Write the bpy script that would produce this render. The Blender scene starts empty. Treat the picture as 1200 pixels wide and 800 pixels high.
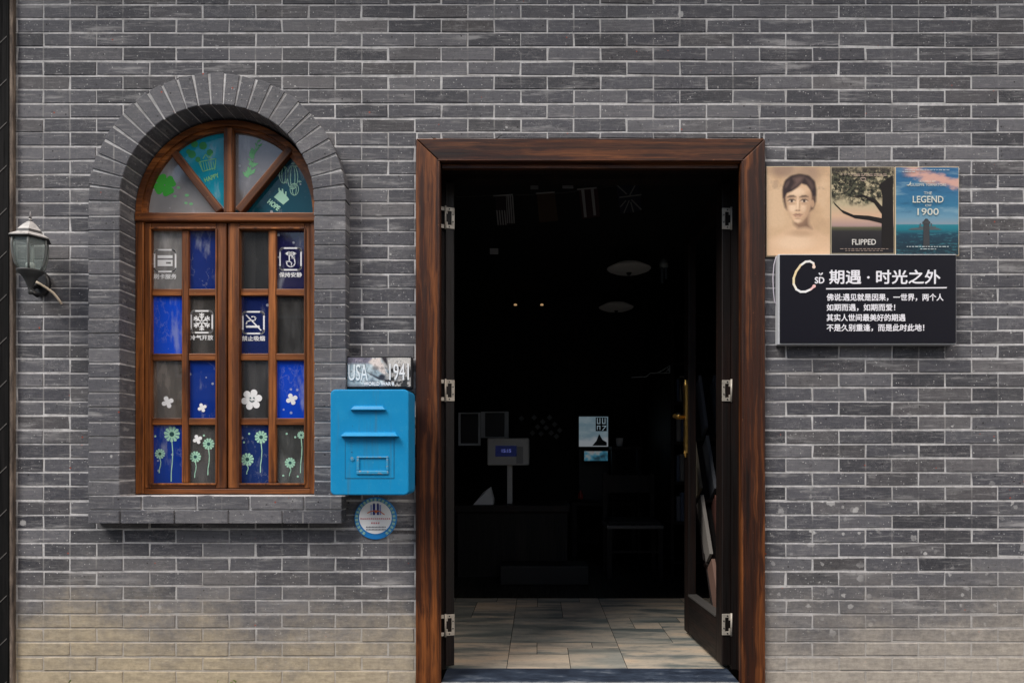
import bpy, math, random
from mathutils import Vector, Matrix
R = random.Random(7)
rad = math.radians
SC = bpy.context.scene
COL = SC.collection

# ------------------------------------------------------------------ camera, sky, sun, exposure
CX, CY, CZ = 0.124, -3.2, 1.056
cd = bpy.data.cameras.new('camera'); cam = bpy.data.objects.new('camera', cd); COL.objects.link(cam)
cam.location = (CX, CY, CZ); cam.rotation_euler = (rad(90), 0, 0)
cd.sensor_width = 36; cd.lens = 24; cd.shift_x = -31/1200; cd.shift_y = 133/1200
cd.clip_start = .05; cd.clip_end = 600
SC.camera = cam
W = bpy.data.worlds.new('World'); SC.world = W; W.use_nodes = True
SUN_EL, SUN_AZ = 50, -50          # overcast: soft light from above, front and a little left
nt = W.node_tree; bg = nt.nodes['Background']
sky = nt.nodes.new('ShaderNodeTexSky'); sky.sky_type = 'NISHITA'; sky.sun_disc = False
sky.sun_elevation = rad(SUN_EL); sky.sun_rotation = rad(180 + SUN_AZ); sky.dust_density = 4; sky.air_density = 1.2; sky.ozone_density = 1.0
nt.links.new(sky.outputs[0], bg.inputs[0]); bg.inputs[1].default_value = .052
sl = bpy.data.lights.new('sun', 'SUN'); sl.energy = 1.5; sl.angle = rad(28); sl.color = (1, .95, .89)
so = bpy.data.objects.new('sun', sl); COL.objects.link(so)
so.rotation_euler = (rad(90 - SUN_EL), 0, rad(SUN_AZ)); so.location = (-3, -6, 8)
SC.view_settings.view_transform = 'Standard'; SC.view_settings.look = 'None'
SC.view_settings.exposure = 1.42; SC.view_settings.gamma = 1; SC.view_settings.use_curve_mapping = False
try:
    SC.cycles.use_denoising = True
    SC.cycles.max_bounces = 8
except Exception: pass

# ------------------------------------------------------------------ placement from the photograph's perspective
def X(px, y=0.): return CX + (px - 631) * .00125 * (y - CY)
def Z(py, y=0.): return CZ + (533 - py) * .00125 * (y - CY)

# ------------------------------------------------------------------ mesh helper
OFF = {}
class MB:
    def __init__(s): s.v = []; s.f = []; s.m = []; s.c = []
    def face(s, pts, mi=0, c=None):
        n = len(s.v); s.v += [tuple(p) for p in pts]; s.f.append(tuple(range(n, n + len(pts)))); s.m.append(mi); s.c.append(c or (.5, .5, .5))
    def mesh(s, vs, fs, mi=0, c=None):
        n = len(s.v); s.v += [tuple(p) for p in vs]
        for f in fs: s.f.append(tuple(n + i for i in f)); s.m.append(mi); s.c.append(c or (.5, .5, .5))
        return s
    def box(s, x0, x1, y0, y1, z0, z1, mi=0, c=None):
        v = [(x, y, z) for z in (z0, z1) for y in (y0, y1) for x in (x0, x1)]
        return s.mesh(v, [(0,2,3,1), (4,5,7,6), (0,1,5,4), (2,6,7,3), (0,4,6,2), (1,3,7,5)], mi, c)
    def prism(s, poly, y0, y1, mi=0, c=None):      # outline in x,z pushed from y0 to y1
        n = len(poly); a = sum(poly[i][0]*poly[(i+1) % n][1] - poly[(i+1) % n][0]*poly[i][1] for i in range(n))
        if a < 0: poly = poly[::-1]
        v = [(p[0], y0, p[1]) for p in poly] + [(p[0], y1, p[1]) for p in poly]
        f = [tuple(range(n)), tuple(range(2*n - 1, n - 1, -1))] + [(i, i + n, (i+1) % n + n, (i+1) % n) for i in range(n)]
        return s.mesh(v, f, mi, c)
    def tube(s, pts, r, n=8, mi=0, c=None):
        pts = [Vector(p) for p in pts]; rs = r if isinstance(r, (list, tuple)) else [r]*len(pts)
        vs = []; up = None
        for i, p in enumerate(pts):
            t = (pts[min(i+1, len(pts)-1)] - pts[max(i-1, 0)]).normalized()
            if up is None: up = t.orthogonal().normalized()
            up = (up - t*up.dot(t)).normalized(); b = t.cross(up)
            for k in range(n):
                a = 2*math.pi*k/n; vs.append(p + (up*math.cos(a) + b*math.sin(a))*rs[i])
        fs = [(i*n+k, i*n+(k+1) % n, (i+1)*n+(k+1) % n, (i+1)*n+k) for i in range(len(pts)-1) for k in range(n)]
        m = len(pts)*n
        fs += [tuple(range(n-1, -1, -1)), tuple(range(m-n, m))]
        return s.mesh(vs, fs, mi, c)
    def lathe(s, prof, cx, cy, n=24, mi=0, ph=0., c=None):   # profile (r, z) about a vertical axis
        vs = []
        for r, z in prof:
            for k in range(n):
                a = 2*math.pi*(k + ph)/n; vs.append((cx + r*math.cos(a), cy + r*math.sin(a), z))
        fs = [(i*n+k, i*n+(k+1) % n, (i+1)*n+(k+1) % n, (i+1)*n+k) for i in range(len(prof)-1) for k in range(n)]
        m = len(prof)*n; fs += [tuple(range(n-1, -1, -1)), tuple(range(m-n, m))]
        return s.mesh(vs, fs, mi, c)
    def disc(s, x, z, rx, y0, y1, n=24, rz=None, mi=0, c=None):
        rz = rz or rx
        return s.prism([(x + rx*math.cos(2*math.pi*k/n), z + rz*math.sin(2*math.pi*k/n)) for k in range(n)], y0, y1, mi, c)
    def ring(s, x, z, r0, r1, y0, y1, n=40, a0=0., a1=2*math.pi, mi=0):
        full = abs(a1 - a0 - 2*math.pi) < 1e-6
        for k in range(n):
            a, b = a0 + (a1-a0)*k/n, a0 + (a1-a0)*(k+1)/n
            s.prism([(x+r0*math.cos(a), z+r0*math.sin(a)), (x+r1*math.cos(a), z+r1*math.sin(a)), (x+r1*math.cos(b), z+r1*math.sin(b)), (x+r0*math.cos(b), z+r0*math.sin(b))], y0, y1, mi)
        return s
    def stroke(s, pts, w, y0, y1, closed=False, mi=0):     # a flat ribbon along a line in x,z
        pts = list(pts) + ([pts[0]] if closed else [])
        for (xa, za), (xb, zb) in zip(pts, pts[1:]):
            dx, dz = xb - xa, zb - za; L = math.hypot(dx, dz) or 1e-9; ex, ez = dx/L*w*.35, dz/L*w*.35; nx, nz = -dz/L*w/2, dx/L*w/2
            s.prism([(xa-ex+nx, za-ez+nz), (xa-ex-nx, za-ez-nz), (xb+ex-nx, zb+ez-nz), (xb+ex+nx, zb+ez+nz)], y0, y1, mi)
        return s
    def build(s, name, mats, parent=None, bevel=0., smooth=False, seg=2, local=False):
        mats = mats if isinstance(mats, (list, tuple)) else [mats]
        vs = [Vector(v) for v in s.v]
        if parent is None and not local:
            lo = Vector([min(v[i] for v in vs) for i in range(3)]); hi = Vector([max(v[i] for v in vs) for i in range(3)])
            off = Vector(((lo.x+hi.x)/2, (lo.y+hi.y)/2, lo.z))
        else: off = OFF.get(parent.name, Vector()) if parent else Vector()
        me = bpy.data.meshes.new(name); me.from_pydata([v - off for v in vs], [], s.f); me.update()
        for m in mats: me.materials.append(m.m if isinstance(m, Mt) else m)
        for p, i in zip(me.polygons, s.m): p.material_index = i; p.use_smooth = smooth
        ca = me.color_attributes.new('Col', 'FLOAT_COLOR', 'CORNER'); k = 0
        for p, c in zip(me.polygons, s.c):
            for _ in p.loop_indices: ca.data[k].color = (*c, 1); k += 1
        o = bpy.data.objects.new(name, me); COL.objects.link(o)
        if parent is not None: o.parent = parent; OFF[o.name] = off
        elif not local: o.location = off; OFF[o.name] = off
        else: OFF[o.name] = Vector()
        if bevel:
            b = o.modifiers.new('bevel', 'BEVEL'); b.width = bevel; b.segments = seg; b.limit_method = 'ANGLE'; b.angle_limit = rad(40); b.harden_normals = False
        return o

def tag(o, label=None, cat=None, group=None, kind=None):
    if label: o['label'] = label
    if cat: o['category'] = cat
    if group: o['group'] = group
    if kind: o['kind'] = kind
    return o
def thing(name, loc, label, cat, group=None, rz=0., local=False):
    o = bpy.data.objects.new(name, None); o.empty_display_size = .1; COL.objects.link(o)
    o.location = loc; o.rotation_euler = (0, 0, rz); OFF[o.name] = Vector() if local else Vector(loc)
    return tag(o, label, cat, group)

# ------------------------------------------------------------------ material helper
class Mt:
    def __init__(s, name, base=(.5, .5, .5), rough=.6, metal=0., **kw):
        s.m = bpy.data.materials.new(name); s.m.use_nodes = True; s.nt = s.m.node_tree; s.b = s.nt.nodes['Principled BSDF']
        s.out = s.nt.nodes['Material Output']
        s.set(Base_Color=base, Roughness=rough, Metallic=metal, **kw)
    def lk(s, v, sock):
        if isinstance(v, bpy.types.NodeSocket): s.nt.links.new(v, sock)
        elif isinstance(v, (tuple, list)) and len(v) == 3 and sock.type == 'RGBA': sock.default_value = (*v, 1)
        else: sock.default_value = v
    def set(s, **kw):
        for k, v in kw.items(): s.lk(v, s.b.inputs[k.replace('_', ' ')])
        return s
    def n(s, t, props=None, **ins):
        nd = s.nt.nodes.new(t)
        for k, v in (props or {}).items(): setattr(nd, k, v)
        for k, v in ins.items(): s.lk(v, nd.inputs[int(k[1:])] if k[0] == '_' else nd.inputs[k.replace('_', ' ')])
        return nd
    def obj(s): return s.n('ShaderNodeTexCoord').outputs['Object']
    def pos(s): return s.n('ShaderNodeNewGeometry').outputs['Position']
    def map(s, vec, scale=(1, 1, 1), loc=(0, 0, 0), rot=(0, 0, 0)): return s.n('ShaderNodeMapping', Vector=vec, Scale=scale, Location=loc, Rotation=rot).outputs[0]
    def noise(s, vec, scale=5., detail=4., rough=.55, out='Fac'): return s.n('ShaderNodeTexNoise', Vector=vec, Scale=scale, Detail=detail, Roughness=rough).outputs[out]
    def vor(s, vec, scale, out='Distance', **kw): 
        nd = s.n('ShaderNodeTexVoronoi', Vector=vec, Scale=scale, **kw); return nd.outputs['Distance'], nd.outputs['Color']
    def ramp(s, fac, stops, interp='LINEAR'):
        nd = s.n('ShaderNodeValToRGB', Fac=fac); cr = nd.color_ramp; cr.interpolation = interp
        for i, (p, c) in enumerate(stops):
            e = cr.elements[i] if i < 2 else cr.elements.new(p)
            e.position = p; e.color = (*c, 1) if isinstance(c, (tuple, list)) else (c, c, c, 1)
        return nd.outputs[0]
    def step(s, v, a, b, lo=0., hi=1.): return s.n('ShaderNodeMapRange', {'interpolation_type': 'SMOOTHSTEP'}, Value=v, From_Min=a, From_Max=b, To_Min=lo, To_Max=hi).outputs[0]
    def mix(s, fac, a, b, blend='MIX'):
        nd = s.n('ShaderNodeMix', {'data_type': 'RGBA', 'blend_type': blend}); s.lk(fac, nd.inputs[0]); s.lk(a, nd.inputs[6]); s.lk(b, nd.inputs[7]); return nd.outputs[2]
    def ma(s, op, a, b=0., c=0.): return s.n('ShaderNodeMath', {'operation': op}, _0=a, _1=b, _2=c).outputs[0]
    def xyz(s, v): return s.n('ShaderNodeSeparateXYZ', Vector=v).outputs
    def bump(s, h, strength=.3, dist=.002): s.set(Normal=s.n('ShaderNodeBump', Height=h, Strength=strength, Distance=dist).outputs[0]); return s
def flat(name, col, rough=.6, **kw): return Mt(name, col, rough, **kw)

# ---- brick and mortar
def stain(M, col, P, k=1.):
    x, y, z = M.xyz(P)
    n1 = M.noise(M.map(P, (1, 1, 1.2)), 2.3, 6, .65); n2 = M.noise(P, 22., 4, .7)
    # washed-up lime and mud along the foot of the wall, uneven height
    h = M.ma('ADD', M.ma('MULTIPLY', M.ma('SUBTRACT', n1, .5), .70), M.ma('MULTIPLY', M.ma('SUBTRACT', n2, .5), .30))
    zz = M.ma('ADD', z, h)
    bowl = M.ma('MULTIPLY', M.ma('MULTIPLY', M.ma('ABSOLUTE', M.ma('ADD', x, -.6)), .035), 1.)
    zz = M.ma('SUBTRACT', zz, bowl)
    grey = M.step(zz, .55, .16, 0., .5)
    beige = M.step(zz, .36, -.10, 0., .80)
    lefty = M.step(x, -1.2, .8)
    tan = M.mix(lefty, (.45, .37, .245), (.42, .375, .315))
    n3 = M.noise(P, 38., 6, .78); n4 = M.noise(M.map(P, (2, 2, 9)), 6., 5, .7)
    v = M.ma('ADD', M.step(n3, .30, .70, .84, 1.14), M.step(n4, .35, .65, -.12, .14)); cv = M.n('ShaderNodeCombineXYZ', X=v, Y=v, Z=v).outputs[0]
    tan = M.mix(1., tan, cv, 'MULTIPLY'); gv = M.mix(1., (.225, .21, .195), cv, 'MULTIPLY')
    c = M.mix(grey, col, gv); return M.mix(M.ma('MULTIPLY', beige, k), c, tan)
def brick_material():
    M = Mt('grey_brick'); P = M.pos(); A = M.n('ShaderNodeAttribute', {'attribute_name': 'Col'}).outputs['Color']
    r, g, b = M.n('ShaderNodeSeparateColor', Color=A).outputs
    off = M.n('ShaderNodeCombineXYZ', X=M.ma('MULTIPLY', r, 37.), Y=M.ma('MULTIPLY', g, 53.), Z=M.ma('MULTIPLY', b, 29.)).outputs[0]
    Q = M.n('ShaderNodeVectorMath', {'operation': 'ADD'}, _0=P, _1=off).outputs[0]
    base = M.ramp(r, [(0, (.020, .021, .029)), (.3, (.044, .045, .058)), (.7, (.072, .073, .087)), (1, (.120, .119, .132))])
    base = M.mix(M.step(g, .72, 1., 0., .35), base, (.105, .092, .084))
    st = M.noise(M.map(Q, (3, 3, 30)), 3.2, 5, .6)
    base = M.mix(M.step(st, .50, .76, 0., .6), base, (.25, .245, .245))
    base = M.mix(M.step(st, .46, .25, 0., .5), base, (.05, .05, .057))
    # faint diagonal wipes of cement over several bricks
    wp = M.noise(M.map(P, (1.1, 1, 9), rot=(0, rad(12), 0)), 2.1, 5, .65)
    base = M.mix(M.step(wp, .55, .70, 0., .72), base, (.36, .355, .355))
    cl = M.noise(P, 1.4, 4, .6); base = M.mix(M.step(cl, .5, .3, 0., .45), base, (.033, .033, .038)); base = M.mix(M.step(cl, .48, .72, 0., .4), base, (.13, .128, .13))
    # half-brick ghost lines of lime
    x, y, z = M.xyz(P)
    fr = M.ma('FRACT', M.ma('DIVIDE', M.ma('SUBTRACT', x, X(175.6)), .1242))
    d = M.ma('MINIMUM', fr, M.ma('SUBTRACT', 1., fr))
    gl = M.ma('MULTIPLY', M.step(d, .045, .0), M.ma('MAXIMUM', M.step(M.noise(P, 7., 3, .6), .47, .68), M.step(x, X(108), X(98), 0., .8))); base = M.mix(M.ma('MULTIPLY', gl, .7), base, (.30, .29, .28))
    # lime smeared from the joints over the brick edges
    fz = M.ma('FRACT', M.ma('DIVIDE', M.ma('SUBTRACT', Z(6.2), z), .0663)); dz = M.ma('MULTIPLY', M.ma('MINIMUM', fz, M.ma('SUBTRACT', 1., fz)), .0663)
    sm = M.ma('SUBTRACT', M.noise(M.map(P, (1, 1, 2.2)), 26., 5, .7), .50); smr = M.ma('MULTIPLY', M.step(M.ma('SUBTRACT', dz, M.ma('MULTIPLY', sm, .075)), .0045, .0005), M.step(M.noise(P, 4.5, 3, .6), .48, .64))
    base = M.mix(M.ma('MULTIPLY', M.ma('MULTIPLY', smr, M.step(y, -.05, -.03)), .5), base, (.38, .375, .37))
    # grain, pits and paint specks
    gr = M.noise(P, 260., 3, .7); base = M.mix(M.step(gr, .35, .75, -.0, .22), base, (.24, .235, .23))
    vd, vc = M.vor(P, 85.); rr = M.xyz(vc)[0]
    base = M.mix(M.ma('MULTIPLY', M.step(vd, .26, .14), M.ma('MULTIPLY', M.ma('GREATER_THAN', rr, .84), M.step(M.noise(P, 2.6, 3, .6), .36, .60, .25, 1.))), base, (.46, .455, .45))
    vd, vc = M.vor(P, 34.); rr = M.xyz(vc)
    base = M.mix(M.ma('MULTIPLY', M.step(vd, .17, .10), M.ma('GREATER_THAN', rr[0], .84)), base, (.02, .018, .02))
    patch = M.ma('MULTIPLY', M.step(x, 1.0, 1.4), M.ma('MULTIPLY', M.step(z, 1.15, .7), M.step(z, .02, .2)))
    vd, vc = M.vor(M.n('ShaderNodeVectorMath', {'operation': 'ADD'}, _0=P, _1=M.n('ShaderNodeVectorMath', {'operation': 'SCALE'}, _0=M.noise(P, 30., 2, .6, 'Color'), Scale=.03).outputs[0]).outputs[0], 21.); rr = M.xyz(vc)
    spl = M.ma('MULTIPLY', M.step(M.ma('DIVIDE', vd, M.ma('ADD', M.ma('MULTIPLY', rr[1], .34), .12)), 1.04, .86), M.ma('GREATER_THAN', rr[0], .42))
    spl = M.ma('MULTIPLY', spl, M.ma('MULTIPLY', patch, M.step(M.noise(P, 3., 2), .40, .58)))
    base = M.mix(M.ma('MULTIPLY', spl, M.ma('ADD', M.ma('MULTIPLY', rr[2], .75), .2)), base, (.46, .455, .45))
    vd, vc = M.vor(P, 15.); rr = M.xyz(vc)
    base = M.mix(M.ma('MULTIPLY', M.step(vd, .075, .05), M.ma('GREATER_THAN', rr[0], .72)), base, (.30, .055, .03))
    md = M.noise(Q, 48., 6, .78); base = M.mix(M.step(md, .54, .72, 0., .55), base, (.22, .215, .215)); base = M.mix(M.step(md, .46, .30, 0., .6), base, (.022, .022, .026))
    hs = M.noise(M.map(Q, (9, 9, 150), rot=(0, rad(3), 0)), 1., 4, .6); base = M.mix(M.ma('MULTIPLY', M.step(hs, .60, .70), M.step(M.noise(P, 6., 3), .45, .6, 0., .55)), base, (.30, .295, .295))
    cr = M.noise(M.map(P, (.5, 1, 1.), rot=(0, rad(-24), 0)), 13., 7, .7); rdg = M.step(M.ma('ABSOLUTE', M.ma('SUBTRACT', cr, .5)), .006, .0)
    base = M.mix(M.ma('MULTIPLY', rdg, M.step(M.noise(P, 3.3, 2, .5), .50, .60, 0., .6)), base, (.36, .35, .35))
    vd, vc = M.vor(M.n('ShaderNodeVectorMath', {'operation': 'ADD'}, _0=P, _1=M.n('ShaderNodeVectorMath', {'operation': 'SCALE'}, _0=M.noise(P, 70., 3, .7, 'Color'), Scale=.022).outputs[0]).outputs[0], 11.); rr = M.xyz(vc)
    base = M.mix(M.ma('MULTIPLY', M.step(M.ma('DIVIDE', vd, M.ma('ADD', M.ma('MULTIPLY', rr[1], .14), .05)), 1.1, .8), M.ma('MULTIPLY', M.ma('GREATER_THAN', rr[0], .80), .75)), base, (.46, .455, .45))
    sc = M.noise(M.map(P, (1, 1, .35), rot=(0, rad(50), 0)), 38., 6, .8)
    base = M.mix(M.step(sc, .70, .80, 0., .55), base, (.33, .325, .32))
    base = stain(M, base, P)
    M.set(Base_Color=base, Roughness=M.step(st, .3, .7, .62, .8)); M.set(Specular_IOR_Level=.35)
    h = M.ma('ADD', M.noise(P, 150., 5, .75), M.ma('MULTIPLY', M.noise(Q, 16., 4, .6), 1.2)); M.bump(h, .6, .0025)
    return M
def mortar_material():
    M = Mt('lime_mortar'); P = M.pos()
    c = M.ramp(M.noise(P, 14., 6, .75), [(.28, (.19, .186, .186)), (.48, (.44, .435, .435)), (.70, (.66, .65, .65))])
    c = M.mix(M.step(M.noise(P, 60., 3, .7), .56, .76, 0., .55), c, (.15, .145, .14))
    c = M.mix(M.step(M.noise(P, 1.9, 3, .6), .48, .68, 0., .5), c, (.22, .205, .195))
    c = stain(M, c, P, .55)
    M.set(Base_Color=c, Roughness=.9); M.bump(M.noise(P, 140., 4, .7), .5, .002); return M
BRICK, MORTAR = brick_material(), mortar_material()

# ---- wood
def wood(name, dark, mid, light, axis='z', rough=.42, scale=1., rot=None):
    M = Mt(name); O = M.pos()
    if rot is not None: O = M.map(O, rot=(0, rot, 0))
    sc = {'z': (30, 30, .8), 'x': (.8, 30, 30), 'y': (30, .8, 30)}[axis]; fs = {'z': (170, 170, 3.5), 'x': (3.5, 170, 170), 'y': (170, 3.5, 170)}[axis]
    w = M.n('ShaderNodeVectorMath', {'operation': 'ADD'}, _0=M.map(O, tuple(a*scale for a in sc)), _1=M.n('ShaderNodeVectorMath', {'operation': 'SCALE'}, _0=M.noise(O, 2.2, 3, .6, 'Color'), Scale=1.1).outputs[0]).outputs[0]
    a = M.noise(w, 1., 5, .62); f = M.noise(M.map(O, fs), 1., 3, .6); big = M.noise(M.map(O, tuple(v*.12 for v in sc)), 1., 3, .6)
    c = M.ramp(a, [(.30, dark), (.48, mid), (.68, light)])
    c = M.mix(M.step(f, .52, .70, 0., .75), c, tuple(v*.35 for v in dark))
    c = M.mix(M.step(big, .46, .66, 0., .78), c, tuple(v*.9 for v in dark))
    c = M.mix(M.step(M.noise(O, 55., 4, .75), .66, .76, 0., .5), c, tuple(min(.5, v*2.2 + .03) for v in light))
    M.set(Base_Color=c, Roughness=M.step(f, .3, .7, rough - .06, rough + .16)); M.bump(M.ma('ADD', f, a), .25, .0012); M.set(Specular_IOR_Level=.32)
    return M
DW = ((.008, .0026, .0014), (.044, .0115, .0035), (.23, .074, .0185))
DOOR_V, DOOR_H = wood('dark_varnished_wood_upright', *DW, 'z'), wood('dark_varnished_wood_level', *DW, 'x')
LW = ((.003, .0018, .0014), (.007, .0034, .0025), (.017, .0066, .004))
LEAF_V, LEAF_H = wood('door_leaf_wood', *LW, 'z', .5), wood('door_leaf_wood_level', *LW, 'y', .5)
WW = ((.045, .013, .004), (.20, .062, .0145), (.42, .145, .036))
WIN_V, WIN_H = wood('window_wood_upright', *WW, 'z', .45), wood('window_wood_level', *WW, 'x', .45)
WIN_A, WIN_B = wood('window_wood_left_bar', *WW, 'x', .45, rot=rad(-53)), wood('window_wood_right_bar', *WW, 'x', .45, rot=rad(51))

# ---- simple materials
BLACKP = flat('black_paint', (.012, .012, .014), .45)
WHITE = flat('white_print', (.78, .78, .78), .5)
def metal(name, col, rough=.3, dirt=.5):
    M = Mt(name, col, rough, 1.); P = M.pos(); n = M.noise(P, 60., 4, .7)
    M.set(Base_Color=M.mix(M.step(n, .5, .7, 0., dirt), col, tuple(v*.35 for v in col)), Roughness=M.step(n, .3, .7, rough, rough + .3)); return M
STEEL = metal('worn_steel', (.52, .47, .40), .42); STEEL.set(Metallic=.35); BRASS = metal('brass', (.72, .44, .12), .28, .35)

# ------------------------------------------------------------------ ground
g = MB(); g.face([(-150, -260, -.11), (150, -260, -.11), (150, .3, -.11), (-150, .3, -.11)])
M = Mt('street_paving'); P = M.pos(); br = M.n('ShaderNodeTexBrick', Vector=P, Color1=(.075, .073, .07), Color2=(.10, .096, .09), Mortar=(.04, .038, .036), Scale=1.6)
M.set(Base_Color=M.mix(M.step(M.noise(P, 4., 5, .65), .4, .7, 0., .5), br.outputs[0], (.06, .058, .055)), Roughness=.85)
tag(g.build('street', M), kind='structure')

# ------------------------------------------------------------------ brick wall with door and window openings
PROUD, WF = -.07, .05                       # front of the window surround, front of the window frame
WX = X(254, PROUD); WZ = Z(236, PROUD); RI = 114*.00125*3.13; RO = 151*.00125*3.13
WL, WR = WX - RI, WX + RI
SILL_T, SILL_B = Z(580.5, PROUD), Z(613.5, PROUD)
SX0, SX1 = X(104, PROUD), X(402, PROUD)
DX0, DX1 = X(489), X(895); DZ = Z(164)       # masonry opening behind the door frame
WALL_X0, WALL_X1, WALL_Z0, WALL_Z1 = -3.3, 3.3, -.13, 3.75
root = thing('brick_wall', (0, 0, 0), 'grey brick facade wall with pale mortar joints and a lime stained foot', 'wall')
H = .0663; PITCH = .2484; J = .0034          # course height, brick pitch, half joint
bk = MB()
def brick(m, x0, x1, z0, z1, yf, yb, ext=.0022):
    c = (R.random(), R.random(), R.random()); j = lambda: R.uniform(-.0012, .0012); ch = lambda sg: sg*R.uniform(.002, .0042) if R.random() < .10 else j(); dy = R.uniform(-.0013, .0013)
    e = ext
    o = [(x0+ch(1), z0+ch(1)), (x1+ch(-1), z0+ch(1)), (x1+ch(-1), z1+ch(-1)), (x0+ch(1), z1+ch(-1))]
    i = [(o[0][0]+e, o[0][1]+e), (o[1][0]-e, o[1][1]+e), (o[2][0]-e, o[2][1]-e), (o[3][0]+e, o[3][1]-e)]
    v = [(p[0], yf+dy+e*.8, p[1]) for p in o] + [(p[0]+j()*.4, yf+dy+R.uniform(-.0004, .0004), p[1]+j()*.4) for p in i] + [(p[0], yb, p[1]) for p in o]
    m.mesh(v, [(4,5,6,7), (0,1,5,4), (1,2,6,5), (2,3,7,6), (3,0,4,7), (0,8,9,1), (1,9,10,2), (2,10,11,3), (3,11,8,0)], 0, c)
zref = Z(6.2); k0 = -math.ceil((WALL_Z1 - zref)/H)
k = k0
while True:
    zt = zref - k*H; zb = zt - H; k += 1
    if zt < WALL_Z0: break
    sag = R.uniform(-.0012, .0012)
    ph = X(175.6) + (PITCH/2 if (k - 1) % 2 else 0)
    gaps = []
    zm = (zt + zb)/2
    if zb < DZ - .02: gaps.append((DX0, DX1))
    rmid = (RO + RI)/2
    if SILL_B + .02 < zm < WZ: gaps.append((WX - rmid, WX + rmid))
    elif WZ <= zm < WZ + rmid:
        hw = math.sqrt(rmid**2 - (zm - WZ)**2); gaps.append((WX - hw, WX + hw))
    x = ph - PITCH*math.ceil((ph - WALL_X0)/PITCH)
    while x < WALL_X1:
        if zb < DZ - .02 < DZ + .012 < zt and x + PITCH > DX0 and x < DX1: brick(bk, max(x + J, DX0 + .003), min(x + PITCH - J, DX1 - .003), DZ + .006, zt - .0038 + sag, -.0035, .02)
        spans = [(x + J + R.uniform(-.001, .001), x + PITCH - J + R.uniform(-.001, .001))]
        for a, b in gaps:
            ns = []
            for s, t in spans:
                if t <= a or s >= b: ns.append((s, t)); continue
                if s < a - .012: ns.append((s, a - .004))
                if t > b + .012: ns.append((b + .004, t))
            spans = ns
        for s, t in spans: brick(bk, s, t, zb + .0041 + sag + R.uniform(-.0008, .0008), zt - .0041 + sag + R.uniform(-.0008, .0008), -.0035, .02)
        x += PITCH
bk.build('bricks', BRICK, root)
mo = MB()
def backing(m, yf, yb, mi=0):
    top = WZ + RO*.98; r2 = (RI + RO)/2
    def bx(x0, x1, z0, z1): m.box(x0, x1, yf, yb, z0, z1, mi)
    bx(WALL_X0, WX - r2, WALL_Z0, WALL_Z1); bx(WX + r2, DX0, WALL_Z0, WALL_Z1); bx(DX1, WALL_X1, WALL_Z0, WALL_Z1)
    bx(DX0, DX1, DZ, WALL_Z1); bx(WX - r2, WX + r2, WALL_Z0, SILL_T - .02)
    n = 32
    for i in range(n):
        a, b = math.pi*i/n, math.pi*(i+1)/n
        pa, pb = (WX + r2*math.cos(a), WZ + r2*math.sin(a)), (WX + r2*math.cos(b), WZ + r2*math.sin(b))
        m.prism([pb, pa, (pa[0], WALL_Z1), (pb[0], WALL_Z1)], yf, yb, mi)
backing(mo, -.0012, .24)
mo.build('mortar', MORTAR, root)
# window surround: jamb headers, ring of voussoirs, two sill courses, all standing proud
su = MB(); YB = .2
def vouss(pts, yf):
    c = (R.uniform(.45, 1), R.random()*.7, R.random()); cx = sum(p[0] for p in pts)/4; cz = sum(p[1] for p in pts)/4; e = .0026; dy = R.uniform(-.002, .002)
    inn = []
    for p in pts:
        d = math.hypot(p[0]-cx, p[1]-cz); inn.append((p[0] - (p[0]-cx)/d*e*1.3, p[1] - (p[1]-cz)/d*e*1.3))
    jt = lambda: R.uniform(-.0009, .0009)
    v = [(p[0]+jt(), yf+dy+e*.8, p[1]+jt()) for p in pts] + [(p[0], yf+dy+jt()*.5, p[1]) for p in inn] + [(p[0], YB, p[1]) for p in pts]
    su.mesh(v, [(4,5,6,7), (0,1,5,4), (1,2,6,5), (2,3,7,6), (3,0,4,7), (0,8,9,1), (1,9,10,2), (2,10,11,3), (3,11,8,0)], 0, c)
NJ = round((WZ - SILL_T)/.0665); hj = (WZ - SILL_T)/NJ
for i in range(NJ):
    z0, z1 = SILL_T + i*hj + .0042, SILL_T + (i+1)*hj - .0042
    for a, b in ((WX - RO, WX - RI), (WX + RI, WX + RO)):
        vouss([(a, z0), (b, z0), (b, z1), (a, z1)], PROUD)
NV = 25
for i in range(NV):
    a, b = math.pi*i/NV, math.pi*(i+1)/NV; rr = R.uniform(-.004, .004); ri = RI + R.uniform(-.0006, .0006)
    po, pi_ = .0068/RO, .0034/RI
    vouss([(WX + ri*math.cos(b-pi_), WZ + ri*math.sin(b-pi_)), (WX + ri*math.cos(a+pi_), WZ + ri*math.sin(a+pi_)), (WX + (RO+rr)*math.cos(a+po), WZ + (RO+rr)*math.sin(a+po)), (WX + (RO+rr)*math.cos(b-po), WZ + (RO+rr)*math.sin(b-po))], PROUD)
zs = (SILL_B + SILL_T)/2
mm = MB()      # mortar between them, set a little back
n = 60; i0, o0 = RI + .0022, RO - .003
for i in range(n):
    a, b = math.pi*i/n, math.pi*(i+1)/n
    mm.prism([(WX+i0*math.cos(a), WZ+i0*math.sin(a)), (WX+o0*math.cos(a), WZ+o0*math.sin(a)), (WX+o0*math.cos(b), WZ+o0*math.sin(b)), (WX+i0*math.cos(b), WZ+i0*math.sin(b))], PROUD + .0042, YB - .01)
mm.box(WX - o0, WX - i0, PROUD + .0042, YB - .01, SILL_T - .004, WZ); mm.box(WX + i0, WX + o0, PROUD + .0042, YB - .01, SILL_T - .004, WZ)
s1 = su.build('window_surround', BRICK, root)
mm.build('mortar', MORTAR, root)
su = MB()
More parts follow.
